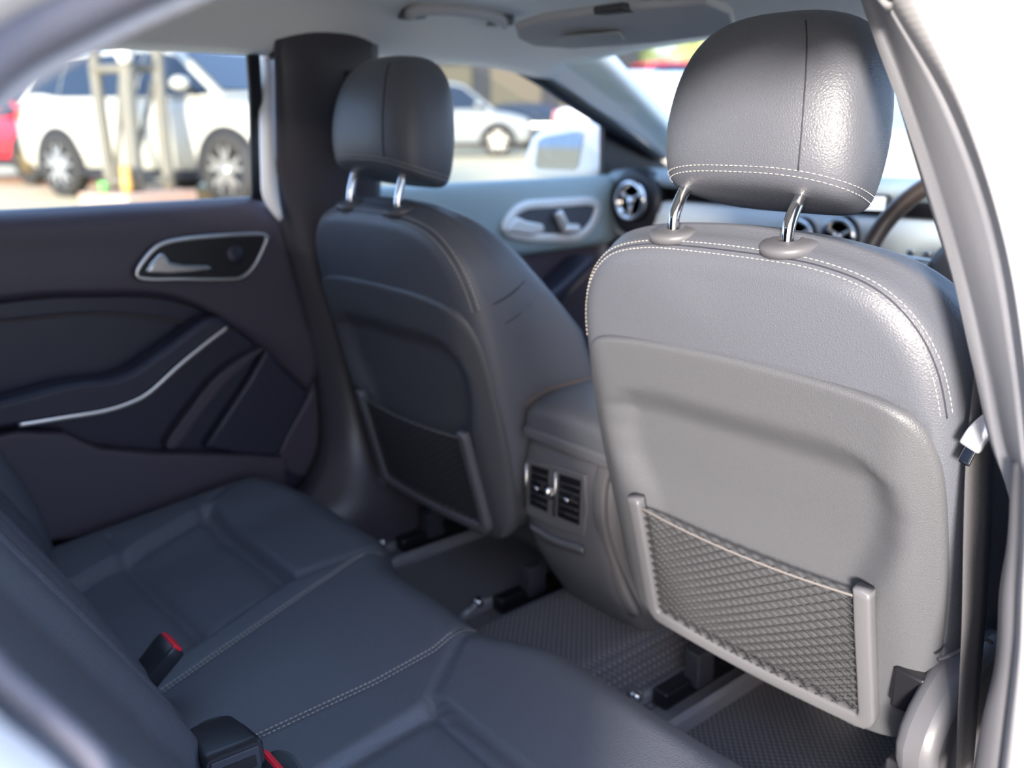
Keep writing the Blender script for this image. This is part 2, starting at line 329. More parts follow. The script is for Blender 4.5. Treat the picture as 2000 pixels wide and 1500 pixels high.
# window of the rear left door
g = mk('window_pane', [V(-0.712, -1.05, 1.08), V(-0.712, -0.17, 1.08), V(-0.606, -0.21, 1.345), V(-0.606, -1.05, 1.345)], [(0, 1, 2, 3)], GLASS, d1, smooth=False)
md = g.modifiers.new('solid', 'SOLIDIFY'); md.thickness = 0.004
tube('window_channel', [V(-0.708, -0.198, 1.08), onx(501, 300, -0.675), onx(499, 200, -0.645), onx(495, 130, -0.622), onx(492, 92, -0.610)], 0.005, BLK, d1, n=20, sec=rrect(0.006, 0.012, 0.003, 2), up=V(1, 0, 0))
loft('frame_strip', [rowpx([(503, 92), (506, 140), (507, 240), (509, 330), (514, 388), (546, 432)], -0.645), rowpx([(512, 92), (522, 140), (524, 240), (526, 330), (532, 380), (549, 428)], -0.635), rowpx([(516, 95), (536, 130), (538, 240), (540, 330), (544, 385), (551, 426)], -0.645)], 24, mat('pale frame strip', (0.93, 0.92, 0.92), 0.5), d1, nv=8, solid=0.004)
box('outer_panel', (-0.775, -0.62, 0.68), (0.05, 0.90, 0.78), WHITE, d1, bevel=0.02)

# ------------------------------------------------------------------ front left door
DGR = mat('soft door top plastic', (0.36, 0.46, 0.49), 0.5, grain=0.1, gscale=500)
d2 = thing('door_2', 'closed left front door with grey panel and bright handle bezel', 'door', (-0.74, 0.50, 0.40), kind='structure')
slab('door_card', [V(-0.715, 0.02, 1.08), V(-0.715, 1.02, 1.07), V(-0.715, 1.05, 0.42), V(-0.715, 0.02, 0.42)], (-0.02, 0, 0), DPL, d2)
loft('upper_panel', [[(-0.745, 0.0, 1.088), (-0.745, 0.4, 1.088), (-0.745, 0.95, 1.085)], [(-0.700, 0.0, 1.090), (-0.700, 0.4, 1.090), (-0.700, 0.95, 1.087)], [(-0.682, 0.0, 1.065), (-0.682, 0.4, 1.065), (-0.682, 0.95, 1.06)],
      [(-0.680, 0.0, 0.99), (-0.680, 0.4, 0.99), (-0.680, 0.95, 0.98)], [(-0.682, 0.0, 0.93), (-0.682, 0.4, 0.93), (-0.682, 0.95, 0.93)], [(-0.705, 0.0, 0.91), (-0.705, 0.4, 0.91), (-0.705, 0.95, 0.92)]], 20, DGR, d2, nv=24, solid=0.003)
fb = rowpx([(985, 448), (1000, 418), (1025, 402), (1060, 398), (1110, 395), (1150, 393), (1166, 402), (1162, 425), (1148, 448), (1125, 463), (1080, 465), (1020, 462)], -0.672)
slab('handle_cup', fb, (-0.02, 0, 0), mat('grey cup', (0.07, 0.08, 0.10), 0.5), d2, bevel=0.002, n=60)
BSAT = mat('bright satin trim', (0.92, 0.92, 0.92), 0.45, 0.6)
tube('handle_bezel', fb, 0.008, BSAT, d2, n=80, closed=True, sec=rrect(0.006, 0.011, 0.004, 3), up=V(1, 0, 0))
slab('door_lever', rowpx([(990, 452), (1000, 436), (1012, 424), (1030, 432), (1062, 438), (1066, 452), (1040, 460)], -0.655), (-0.012, 0, 0), BSAT, d2, bevel=0.005)
for a, b in (((1090, 415), (1102, 440)), ((1100, 446), (1128, 447))):
    tube('seat_switch', [onx(*a, -0.655), onx(*b, -0.655)], 0.012, BSAT, d2, n=8)
tube('pull_strip', [onx(1072, 600, -0.63), onx(1105, 570, -0.63), onx(1135, 540, -0.64), onx(1165, 508, -0.65)], 0.009, CHR, d2, n=20, sec=rrect(0.012, 0.004, 0.002, 2), up=V(0, 0, 1))
slab('armrest', [onx(a, b, -0.62) for a, b in ((960, 640), (1072, 606), (1135, 548), (1170, 512), (1158, 500), (1120, 535), (1060, 580), (940, 610))], (-0.08, 0, 0), DLEA, d2, bevel=0.01, n=40)
g = mk('window_pane', [V(-0.735, -0.02, 1.08), V(-0.735, 0.85, 1.08), V(-0.66, 0.58, 1.21), V(-0.606, 0.22, 1.345), V(-0.606, -0.02, 1.35)], [(0, 1, 2, 3, 4)], GLASS, d2, smooth=False)
md = g.modifiers.new('solid', 'SOLIDIFY'); md.thickness = 0.004
slab('corner_triangle', rowpx([(1180, 348), (1180, 240), (1200, 250), (1300, 318), (1300, 348)], -0.72), (-0.02, 0, 0), BLK, d2, bevel=0.004)
box('outer_panel', (-0.80, 0.50, 0.70), (0.05, 1.02, 0.74), WHITE, d2, bevel=0.02)
# side mirror outside it
mr = thing('side_mirror', 'white wing mirror outside the left front window', 'mirror', ony(1105, 345, 0.82))
mo = [(1022, 318), (1032, 278), (1048, 258), (1095, 243), (1135, 236), (1160, 238), (1182, 250), (1184, 300), (1176, 335), (1140, 345), (1060, 346), (1030, 340)]
slab('housing', [ony(a, b, 0.80) for a, b in mo], (-0.03, 0.10, 0.0), WHITE, mr, bevel=0.018, n=50)
slab('mirror_glass', [ony(a, b, 0.797) for a, b in ((1044, 325), (1050, 276), (1062, 268), (1130, 256), (1140, 262), (1128, 325), (1120, 332), (1052, 330))], (0.0, 0.006, 0), mat('mirror glass', (0.40, 0.43, 0.45), 0.02, 1.0), mr, bevel=0.001)
tube('mirror_arm', [ony(1150, 335, 0.85), ony(1185, 345, 0.86), onx(1215, 345, -0.745)], 0.02, BLK, mr, n=10)
# front right door (mostly hidden behind the driver seat)
d3 = thing('door_3', 'closed right front door beyond the driver seat', 'door', (0.74, 0.45, 0.40), kind='structure')
slab('door_card', [V(0.70, -0.05, 1.075), V(0.70, 1.0, 1.065), V(0.70, 1.03, 0.42), V(0.70, -0.05, 0.42)], (0.03, 0, 0), DPL, d3)
box('outer_panel', (0.80, 0.45, 0.70), (0.05, 1.05, 0.72), WHITE, d3, bevel=0.02)
g = mk('window_pane', [V(0.735, 0.0, 1.06), V(0.735, 0.85, 1.06), V(0.66, 0.58, 1.19), V(0.606, 0.22, 1.335), V(0.606, 0.0, 1.34)], [(0, 1, 2, 3, 4)], GLASS, d3, smooth=False)
md = g.modifiers.new('solid', 'SOLIDIFY'); md.thickness = 0.004
# windscreen
def wrow(y, z, hw): return [V(hw * (2 * i / 12 - 1), y - 0.10 * (2 * i / 12 - 1) ** 2, z) for i in range(13)]
surf('window_1', [wrow(0.47, 1.375, 0.53), wrow(0.80, 1.255, 0.60), wrow(1.16, 1.10, 0.70)], GLASS, kind='structure', label='large clear windscreen above the dashboard', cat='window', solid=0.004)
# ------------------------------------------------------------------ right door opening close to the camera
pb = [(1690, -60), (1700, 0), (1745, 130), (1810, 330), (1880, 560), (1920, 720), (1950, 860), (1985, 960), (2003, 1030)]
pc = [(1724, -60), (1736, 0), (1850, 200), (1940, 440), (1985, 700), (2006, 900), (2018, 1040)]
b_ = [ony(a, b, -0.17) for a, b in pb]; a_ = [p + V(0.035, 0.13, 0) for p in b_]; b2_ = [ony(a + 12, b, -0.185) for a, b in pb]
c_ = [ony(a, b, -0.225) for a, b in pc]; mid_ = [b2_[0].lerp(c_[0], .5)] + [ony((p[0] + q[0]) / 2 + 6, p[1], -0.21) for p, q in zip(pb[1:-1], [(1736, 0), (1812, 130), (1905, 330), (1964, 560), (1988, 720), (2003, 860), (2012, 960)])] + [ony(2012, 1035, -0.21)]
loft('trim_6', [a_, b_, b2_, mid_, c_], 50, TRIMG, nv=26, kind='structure', label='light grey cloth trim of the right centre pillar beside the driver seat', cat='pillar', solid=0.004)
pd = [(1790, -60), (1815, 0), (1920, 250), (2000, 550), (2045, 900), (2060, 1040)]
pm = [(1758, -60), (1776, 0), (1885, 225), (1970, 495), (2015, 800), (2040, 1040)]
SEAL = mat('pale rubber door seal', (0.35, 0.35, 0.375), 0.55)
def mat_seal():
    t = SEAL.node_tree; b = t.nodes['Principled BSDF']; tc = t.nodes.new('ShaderNodeTexCoord'); wv = t.nodes.new('ShaderNodeTexWave'); wv.bands_direction = 'Z'; wv.inputs['Scale'].default_value = 60
    bp = t.nodes.new('ShaderNodeBump'); bp.inputs['Strength'].default_value = 0.15; bp.inputs['Distance'].default_value = 0.001
    t.links.new(tc.outputs['Object'], wv.inputs['Vector']); t.links.new(wv.outputs['Fac'], bp.inputs['Height']); t.links.new(bp.outputs[0], b.inputs['Normal'])
mat_seal()
d_ = [ony(a, b, -0.235) for a, b in pd]
loft('trim_7', [[ony(a, b, -0.222) for a, b in pc], [ony(a + 16, b, -0.238) for a, b in pc], [ony(a, b, -0.246) for a, b in pm], [ony(a - 14, b, -0.248) for a, b in pd], d_], 50, SEAL, nv=16, kind='structure', label='pale rubber seal around the edge of the right door opening', cat='seal', solid=0.003)
loft('trim_8', [d_, [ony(a + 14, b, -0.230) for a, b in pd], [p + V(0.06, 0.02, 0.0) for p in d_], [p + V(0.13, 0.10, -0.02) for p in d_]], 40, WHITE, nv=12, kind='structure', label='white painted outer skin of the right centre pillar', cat='body panel', solid=0.003)
# lower pillar
pe = [(1992, 900), (1986, 960), (1979, 1060), (1965, 1150), (1960, 1250), (1951, 1313), (1930, 1383), (1909, 1500), (1890, 1600)]
pf = [(2004, 900), (2000, 960), (1996, 1060), (1990, 1150), (1986, 1250), (1980, 1313), (1972, 1383), (1958, 1500), (1945, 1600)]
pg = [(2024, 900), (2022, 960), (2020, 1060), (2018, 1150), (2015, 1250), (2012, 1313), (2006, 1383), (1996, 1500), (1985, 1600)]
e_ = [ony(a, b, -0.19) for a, b in pe]
loft('trim_9', [[p + V(0.03, 0.14, 0) for p in e_], e_, [ony(a, b, -0.215) for a, b in pf]], 40, PLAG, nv=14, kind='structure', label='grey plastic lower trim of the right centre pillar', cat='pillar', solid=0.003)
loft('trim_10', [[ony(a, b, -0.214) for a, b in pf], [ony(a + 6, b, -0.228) for a, b in pf], [ony(a, b, -0.235) for a, b in pg], [p + V(0.03, 0.03, 0) for p in [ony(a, b, -0.23) for a, b in pg]]], 40, SEAL, nv=12, kind='structure', label='pale rubber seal along the lower right door opening', cat='seal', solid=0.003)
g_ = [ony(a, b, -0.23) + V(0.03, 0.03, 0) for a, b in pg]
loft('trim_17', [g_, [p + V(0.03, 0.005, 0) for p in g_], [p + V(0.09, 0.03, 0) for p in g_], [p + V(0.12, 0.10, 0) for p in g_]], 30, WHITE, nv=10, kind='structure', label='white painted lower skin of the right centre pillar', cat='body panel', solid=0.003)
slab('trim_11', [V(0.715, -0.02, 1.0), V(0.735, -0.02, 0.40), V(0.735, 0.02, 0.40), V(0.715, 0.02, 1.0)], (0.02, 0, 0), BLK, kind='structure', label='black inner wall of the right centre pillar behind the belt', cat='pillar')
o = box('care_tag', ony(1970, 892, -0.05), (0.004, 0.006, 0.030), mat('tag cloth', (0.20, 0.13, 0.08), 0.8), bevel=0.001, label='tiny brown tag on the dark right pillar beside the belt', cat='tag')
# roof rail, rear corner and rear flange of the opening
rail = [Vector(p) for p in [(0.566, -0.235, 1.318), (0.556, -0.30, 1.348), (0.55, -0.45, 1.352), (0.55, -0.62, 1.338), (0.55, -0.74, 1.308), (0.553, -0.80, 1.283), (0.562, -0.845, 1.262), (0.575, -0.885, 1.238), (0.60, -0.93, 1.19), (0.635, -0.955, 1.11)]]
rail += [onx(-60, 1262, .655), onx(0, 1324, .655), onx(90, 1398, .655), onx(190, 1490, .66), onx(290, 1640, .67), Vector((0.685, -0.80, 0.80)), Vector((0.69, -0.77, 0.60))]
def outw(i, dx, dy, dz): k = ss(8, 11, i); return V(dx, dy - 0.4 * abs(dz) * k, dz * (1 - 1.7 * k))
tube('trim_16', rail[9:], 0.004, RUB, n=60, seg=10, kind='structure', label='thin dark seal on the white body edge at the lower left corner', cat='seal')
tube('trim_12', rail[:10], 0.011, RUB, n=110, seg=12, kind='structure', label='dark rubber seal curving around the rear corner of the right door opening', cat='seal')
tube('trim_13', [p + V(-0.006, 0.006, -0.013) for p in rail[:9]], 0.004, SEAL, n=110, seg=12, kind='structure', label='pale inner lip of the rear right door seal at the top left', cat='seal')
loft('trim_14', [[p + outw(i, 0.008, -0.007, 0.004) for i, p in enumerate(rail)], [p + outw(i, 0.030, -0.02, 0.020) for i, p in enumerate(rail)], [p + outw(i, 0.075, -0.10, 0.03) for i, p in enumerate(rail)], [p + outw(i, 0.10, -0.25, 0.02) for i, p in enumerate(rail)]], 70, WHITE, nv=14, kind='structure', label='white painted rear body edge of the right door opening', cat='body panel', solid=0.004)
loft('trim_15', [[p + V(-0.005, -0.004, 0.002) for p in rail[:9]], [p + V(-0.03, -0.03, 0.02) for p in rail[:9]], [V(p.x - 0.05, p.y - 0.12, p.z + 0.02) for p in rail[:9]]], 50, TRIMG, nv=8, kind='structure', label='grey rear quarter trim inside the right door opening', cat='pillar', solid=0.004)

# ------------------------------------------------------------------ front seats
AL = math.radians(14.6); SA, CA = math.sin(AL), math.cos(AL)
def S(x, s, t): return V(x, -0.055 - s * SA + t * CA, 0.635 + s * CA + t * SA)
def half_to_loop(half, n):
    """half outline (x>=0) from bottom centre to top centre -> evenly sampled closed loop of (x,s)"""
    pts = [Vector((x, s, 0)) for x, s in half]
    loop = pts + [Vector((-p.x, p.y, 0)) for p in reversed(pts[1:-1])]
    return [(p.x, p.y) for p in cr(loop, n, True)]
COVER_HALF = [(0, -0.112), (0.10, -0.112), (0.19, -0.108), (0.225, -0.08), (0.243, 0.0), (0.252, 0.12), (0.256, 0.24), (0.250, 0.328), (0.236, 0.384), (0.210, 0.424), (0.174, 0.450), (0.12, 0.465), (0.06, 0.471), (0, 0.473)]
TT = [(-0.2, 0.22), (0.0, 0.24), (0.12, 0.24), (0.20, 0.225), (0.34, 0.15), (0.42, 0.112), (0.46, 0.095), (0.50, 0.09)]
def cover_rows(n=180):
    loop = half_to_loop(COVER_HALF, n); rows = []; prof = []
    R0 = 0.040
    for k in (1, .85, .7, .55, .4, .28, .18, .08, 0): prof.append(('r', k))
    for a in (15, 30, 45, 60, 75, 90): prof.append(('a', math.radians(a)))
    for k in (.25, .5, .75): prof.append(('s', k))
    for a in (0, 22, 45, 67, 90): prof.append(('f', math.radians(a)))
    for k in (.15, .35, .6, 1): prof.append(('c', k))
    for kind, v in prof:
        row = []
        for x, s in loop:
            cs = max(0.02, min(0.36, s)); dx, ds = -x, cs - s; L = math.hypot(dx, ds); dx /= L; ds /= L
            T = interp(TT, s); rt = min(0.040, T * .45); rf = min(0.035, T * .4)
            if kind == 'r': d = R0 + (L - R0) * v; t = -0.009 * (1 - (1 - v) ** 2) + 0.04 * ss(0.008, 0.03, interp([(0, .347), (.15, .340), (.198, .331), (.224, .312), (.238, .275), (.243, .2)], abs(x + dx * d)) - s - ds * d) * ss(0.232, 0.212, abs(x + dx * d))
            elif kind == 'a': d = R0 * (1 - math.sin(v)); t = rt * (1 - math.cos(v))
            elif kind == 's': d = -0.006 * math.sin(v * math.pi); t = rt + (T - rf - rt) * v
            elif kind == 'f': d = rf * (1 - math.cos(v)); t = T - rf + rf * math.sin(v)
            else: d = rf + (L - rf) * v; t = T - 0.05 * ss(0, 1, v)
            row.append(S(x + dx * d, s + ds * d, t))
        rows.append(row)
    return loop, rows
def cover_pt(x, s, ang, lift=0.0):
    """point on the rounded rear corner of the cover at outline point (x,s)"""
    cs = max(0.02, min(0.36, s)); dx, ds = -x, cs - s; L = math.hypot(dx, ds); dx /= L; ds /= L
    T = interp(TT, s); rt = min(0.040, T * .45); a = math.radians(ang)
    d = 0.040 * (1 - math.sin(a)) - lift * math.sin(a); t = rt * (1 - math.cos(a)) - lift * math.cos(a)
    return S(x + dx * d, s + ds * d, t)
def side_pt(s, t, sx=1, lift=0.001):
    tab = sorted([(p[1], p[0]) for p in COVER_HALF if 0.0 <= p[1] < 0.43]); T = interp(TT, s); rt = min(0.040, T * .45); rf = min(0.035, T * .4)
    k = max(0.0, min(1.0, (t - rt) / (T - rf - rt))); return S(sx * (interp(tab, s) + 0.006 * math.sin(k * math.pi) + lift), s, t)
SHELL_HALF = [(0, -0.128), (0.10, -0.127), (0.165, -0.124), (0.205, -0.105), (0.226, -0.06), (0.236, 0.02), (0.243, 0.12), (0.243, 0.22), (0.238, 0.275), (0.224, 0.312), (0.198, 0.331), (0.15, 0.340), (0.08, 0.345), (0, 0.347)]
def recess(x, s):
    wr = interp([(-0.2, 0.170), (0.06, 0.170), (0.11, 0.180), (0.16, 0.200), (0.20, 0.205), (0.235, 0.195), (0.262, 0.16), (0.28, 0.10)], s)
    top = 0.268 - 0.35 * max(0, abs(x) - 0.10) ** 1.5
    d = min(wr - abs(x), top - s)
    return 0.021 * ss(-0.016, 0.042, d) * ss(-0.12, 0.16, s)
def shell_rows(n=220):
    loop = half_to_loop(SHELL_HALF, n); rows = []
    prof = [('r', 1 - i / 26) for i in range(27)] + [('a', math.radians(a)) for a in (18, 36, 54, 72, 90)] + [('s', .5), ('s', 1.0)]
    R0 = 0.009
    for kind, v in prof:
        row = []
        for x, s in loop:
            cs = max(0.0, min(0.20, s)); dx, ds = -x, cs - s; L = math.hypot(dx, ds); dx /= L; ds /= L
            side = ss(0.20, 0.24, abs(x))
            if kind == 'r': d = R0 + (L - R0) * v; xx = x + dx * d; s2 = s + ds * d; t = -0.013 + recess(xx, s2) + 0.016 * ss(0.19, 0.245, abs(xx)) ** 1.5
            elif kind == 'a': d = R0 * (1 - math.sin(v)); xx = x + dx * d; s2 = s + ds * d; t = -0.013 + recess(xx, s2) + 0.016 * ss(0.19, 0.245, abs(xx)) ** 1.5 + 0.008 * (1 - math.cos(v))
            else: d = 0.0; xx, s2 = x, s; t = -0.005 + 0.016 * ss(0.19, 0.245, abs(x)) ** 1.5 + (0.010 + 0.03 * side) * v
            row.append(S(xx, s2, t))
        rows.append(row)
    return rows
def headrest_rows():
    rows = []
    prof = [(1.153, .085, .030), (1.1545, .108, .045), (1.159, .122, .054), (1.168, .130, .059), (1.185, .135, .062), (1.21, .137, .063), (1.235, .135, .062), (1.26, .129, .059), (1.28, .121, .055), (1.297, .110, .050), (1.31, .096, .043), (1.320, .078, .034), (1.326, .055, .023), (1.329, .028, .012)]
    for z, hw, hd in prof:
        h = min(1.0, (z - 1.146) / 0.183); yc = -0.088 + 0.016 * h ** 2; r = []
        for i in range(72):
            a = 2 * math.pi * i / 72; c, s_ = math.cos(a), math.sin(a); e = 2 / 3.0
            x = 0.925 * hw * math.copysign(abs(c) ** e, c); y = 1.18 * hd * math.copysign(abs(s_) ** e, s_)
            x *= 1 - 0.17 * (1 - h) ** 1.2 * ss(-0.05, 0.06, y); r.append(V(0.006 + x, yc + y, z - 0.36 * (1 - h) ** 1.5 * (y + 0.06) - 0.012 * (abs(x) / .137) ** 3 * (1 - h)))
        rows.append(r)
    return rows
def hr_pt(zf, deg, lift=0.001):
    rows = HR; i = deg / 360 * 72; i0 = int(math.floor(i)) % 72; f = i - math.floor(i); j = int(zf); g = zf - j
    def P(jj): return rows[jj][i0].lerp(rows[jj][(i0 + 1) % 72], f)
    p = P(j).lerp(P(min(j + 1, len(rows) - 1)), g); c = V(0.006, -0.088, p.z); return p + (p - c).normalized() * lift
HR = headrest_rows()
def make_front_seat(label):
    t = thing('front_seat', label, 'car seat', (0, 0.20, 0.36), group='front seats')
    loop, rows = cover_rows()
    surf('backrest', rows, LEA, t, closed_u=True)
    sh = surf('back_shell', shell_rows(), SHELL, t, closed_u=True)
    # stitching: two lines round the upper rear corner
    up = [(x, s) for x, s in loop if s > 0.315]
    # order from left end to right end through the top
    up.sort(key=lambda q: math.atan2(q[0], q[1] - 0.20))
    stitches('stitching', [cr([cover_pt(x, s, 40, 0.0006) for x, s in up], 160), cr([cover_pt(x, s, 56, 0.0006) for x, s in up], 160)], THR, t)
    tube('seam', cr([cover_pt(x, s, 48, -0.0004) for x, s in up], 160), 0.0009, SEAM, t, seg=5)
    for sx in (1, -1):
        for s0 in (0.322, 0.285):
            tube('side_seam', [cover_pt(sx * 0.249, s0, 50, 0.0), side_pt(s0 + 0.003, 0.05, sx, 0.0002), side_pt(s0 + 0.008, 0.08, sx, 0.0002), side_pt(s0 + 0.014, 0.11, sx, 0.0002)], 0.0013, SEAM, t, n=14, seg=5)
    hr = surf('headrest', HR, LEA, t, closed_u=True, cap=True, sub=1)
    zl = [2.75, 3.2]
    stitches('stitching', [[hr_pt(z, 180 + 180 * k / 60, 0.0008) for k in range(0, 61)] + [hr_pt(z, 0 + 180 * k / 60, 0.0008) for k in range(0, 61)] for z in zl], THR, hr)
    for dg in (298,):
        tube('seam', [hr_pt(3.2 + 7.2 * k / 20, dg + 3 * (k / 20) * (1 if dg < 270 else -1), 0.0002) for k in range(21)], 0.0008, SEAM, hr, seg=5)
    for sx in (-1, 1):
        x = sx * 0.0755 - 0.008
        tube('headrest_post', [V(x, -0.143, 1.075), V(x, -0.144, 1.10), V(x, -0.141, 1.120), V(x, -0.128, 1.141), V(x, -0.106, 1.163), V(x, -0.092, 1.178)], 0.0068, CHR, t, n=24, seg=14)
        lathe('post_collar', [(0.031, -0.008), (0.031, -0.001), (0.029, 0.0015), (0.022, 0.0030), (0.013, 0.004), (0.011, 0.004), (0.010, 0.001)], V(x, -0.139, 1.0985), (0, -0.20, 1.0), PLAG, t)
    # net pocket
    T0 = -0.019
    path = cr([S(-0.167, 0.102, T0), S(-0.166, 0.04, T0), S(-0.166, -0.055, T0), S(-0.163, -0.093, T0), S(-0.135, -0.100, T0), S(0.0, -0.102, T0 - 0.003), S(0.135, -0.100, T0), S(0.163, -0.093, T0), S(0.166, -0.055, T0), S(0.166, 0.04, T0), S(0.167, 0.102, T0)], 90)
    nrm = V(0, -CA, -SA)
    tube('net_frame', path, 0.01, PLAM, t, sec=rrect(0.008, 0.0105, 0.004, 3), up=nrm)
    box('net_frame_base', S(0, -0.112, -0.004), (0.31, 0.03, 0.026), PLAM, t, bevel=0.010, rot=Matrix.Rotation(AL, 3, 'X') @ Matrix.Rotation(0, 3, 'X'))
    def netp(x, s): return S(x, s, -0.020 - 0.007 * (1 - (x / 0.165) ** 2))
    vs_, fs = [], []
    def strand(p, q, r, k=6):
        pts = [netp(lerp(p[0], q[0], i / k), lerp(p[1], q[1], i / k)) for i in range(k + 1)]
        i0 = len(vs_); tt = (pts[-1] - pts[0]).normalized(); u = tt.orthogonal().normalized(); v = tt.cross(u)
        for c in pts:
            for a, b in ((1, 0), (0, 1), (-1, 0), (0, -1)): vs_.append(c + (u * a + v * b) * r)
        for j in range(k):
            for i in range(4): fs.append((i0 + j * 4 + i, i0 + j * 4 + (i + 1) % 4, i0 + j * 4 + 4 + (i + 1) % 4, i0 + j * 4 + 4 + i))
    x0, x1, s0, s1 = -0.160, 0.160, -0.095, 0.088
    for sgn in (1, -1):
        slope = 0.62 * sgn; c = -0.6
        while c < 0.6:
            # line s = slope*x + c clipped to the rectangle
            xa, xb = x0, x1
            lo, hi = sorted(((s0 - c) / slope, (s1 - c) / slope)); xa = max(xa, lo); xb = min(xb, hi)
            if xb - xa > 0.004: strand((xa, slope * xa + c), (xb, slope * xb + c), 0.0010)
            c += 0.0128
    nt_ = mk('pocket_net', vs_, fs, NETM, t, kind='stuff', label='black elastic mesh net')
    tube('net_cord', [netp(x0, s1), netp(-0.08, s1 - 0.003), netp(0, s1 - 0.004), netp(0.08, s1 - 0.003), netp(x1, s1)], 0.0018, mat('net hem', (0.16, 0.15, 0.15), 0.6), t, n=40)
    # cushion and base
    cr_ = []
    for y, hw, zt, zb in ((-0.06, .10, .50, .44), (-0.05, .20, .53, .41), (0.0, .235, .56, .40), (0.15, .25, .565, .40), (0.35, .255, .585, .42), (0.45, .25, .585, .44), (0.49, .23, .565, .47), (0.50, .15, .54, .50)):
        cr_.append([V(math.copysign(abs(math.cos(a)) ** .5, math.cos(a)) * hw, y + 0.17, (zt + zb) / 2 + math.copysign(abs(math.sin(a)) ** .6, math.sin(a)) * (zt - zb) / 2) for a in [2 * math.pi * i / 32 for i in range(32)]])
    surf('cushion', cr_, LEA, t, closed_u=True, cap=True)
    # recliner covers at both lower corners
    for sx in (1, -1):
        if sx < 0: continue
        prof = [(0.236, -0.085, 0.50), (0.240, -0.122, 0.565), (0.250, -0.108, 0.612), (0.258, -0.05, 0.652), (0.262, 0.03, 0.665), (0.262, 0.12, 0.62), (0.262, 0.30, 0.56), (0.262, 0.42, 0.50), (0.262, 0.42, 0.42), (0.25, 0.10, 0.40), (0.24, -0.04, 0.43)]
        slab('recliner_cover', [V(sx * 0.272, p[1], p[2]) for p in prof], (-sx * 0.045, 0, 0), PLAG, t, bevel=0.014, n=60)
        box('recliner_gap_shade', (sx * 0.216, -0.055, 0.612), (0.036, 0.04, 0.05), BLK, t, bevel=0.004)  # solid black box painted as the shade inside the hole here
    for sx in (1, -1):
        rail_x = sx * 0.165
        box('seat_rail', (rail_x - 0.012, 0.21, 0.368), (0.030, 0.46, 0.030), BLK, t, bevel=0.006)
        ch = [(-0.045, 0.0), (-0.045, 0.028), (-0.036, 0.034), (-0.030, 0.028), (-0.030, 0.010), (0.030, 0.010), (0.030, 0.028), (0.036, 0.034), (0.045, 0.028), (0.045, 0.0)]
        surf('rail_cover', [[V(rail_x + a, y, 0.338 + b * k) for a, b in ch] for y, k in ((-0.085, .35), (-0.075, .8), (-0.055, 1), (0.12, 1.0), (0.30, 1.0))], mat('rail silver', (0.34, 0.34, 0.37), 0.3, 0.3), t, closed_u=True, cap=True, sharp=40)
        lathe('rail_bolt', [(0.0, 0.008), (0.007, 0.008), (0.011, 0.004), (0.011, -0.004)], V(rail_x - 0.036, -0.045, 0.374), (0, 0, 1), CHR, t)
        for yy in (0.06, 0.40): box('rail_leg', (rail_x, yy, 0.40), (0.03, 0.04, 0.06), PLA, t, bevel=0.004)
    return t
def copy_tree(o, parent=None, label=None):
    c = o.copy(); COL.objects.link(c); c.parent = parent
    if label: c['label'] = label
    for ch in list(o.children): copy_tree(ch, c)
    return c
driver = make_front_seat('large black leather driver seat in sharp focus with net pocket at the right')
passenger = copy_tree(driver, None, 'dark front passenger seat further away beside the left centre pillar')
for ch in list(passenger.children):
    if ch.name.startswith('recliner'): bpy.data.objects.remove(ch); continue
    if ch.name.startswith('headrest_post'): bpy.data.objects.remove(ch); continue
    if ch.name.startswith('headrest'): ch.location = (-0.004, -0.020, 0.006)
for sx in (-1, 1):
    x = sx * 0.0755 - 0.008
    tube('headrest_post', [V(x, -0.057, -0.645 + 1.37), V(x, -0.0572, 0.7365), V(x, -0.0575, 0.755), V(x, -0.0575, 0.80)], 0.0068, CHR, passenger, seg=14, local=True) if 0 else tube('headrest_post', [V(x, -0.343, 0.715), V(x, -0.345, 0.745), V(x, -0.338, 0.775), V(x, -0.322, 0.815)], 0.0068, CHR, passenger, n=14, seg=14, local=True)
tube('seat_cable', [p - V(0.36, 0, 0) for p in (ony(1832, 1288, -0.075), ony(1862, 1278, -0.075), ony(1898, 1258, -0.07), ony(1925, 1248, -0.06), ony(1936, 1256, -0.055))], 0.0022, PLA, driver, n=24, seg=6)
driver.location = (0.36, 0.20, 0.36)
passenger.location = (0.36 - 0.724, 0.200, 0.351)
# ------------------------------------------------------------------ driver seat belt
bt = thing('seat_belt', 'dark seat belt strap hanging between the driver seat and the right pillar', 'seat belt', (0.65, -0.05, 0.42))
strap = cr([ony(1940, 640, -0.11), ony(1925, 760, -0.105), ony(1913, 900, -0.10), ony(1908, 1050, -0.10), ony(1903, 1200, -0.10), ony(1893, 1350, -0.10), ony(1884, 1500, -0.10), ony(1872, 1640, -0.10)], 40)
ws = interp
rows = []
for i, p in enumerate(strap):
    k = i / 39; wv = 0.0008 + 0.002 * math.sin(k * 5.0) ; rows.append([p + V(a * wv, b * 0.0225, 0) for a, b in ((-1.0, -1), (-.33, -.33), (.33, .33), (1.0, 1))])
surf('strap', rows, WEB, bt, solid=0.0014)
CLR = mat('clear tongue plastic', (0.55, 0.56, 0.62), 0.12, 0.3, coat=0.5)
tube('tongue_grip', [ony(1896, 872, -0.135), ony(1910, 850, -0.135), ony(1928, 832, -0.132), ony(1946, 818, -0.128)], 0.006, CLR, bt, n=16, sec=rrect(0.0055, 0.010, 0.003, 2), up=V(0, -1, 0))
tube('tongue_blade', [ony(1882, 905, -0.135), ony(1894, 882, -0.135), ony(1906, 862, -0.135)], 0.003, CHR, bt, n=8, sec=rrect(0.0015, 0.0055, 0.001, 2), up=V(0, -1, 0))

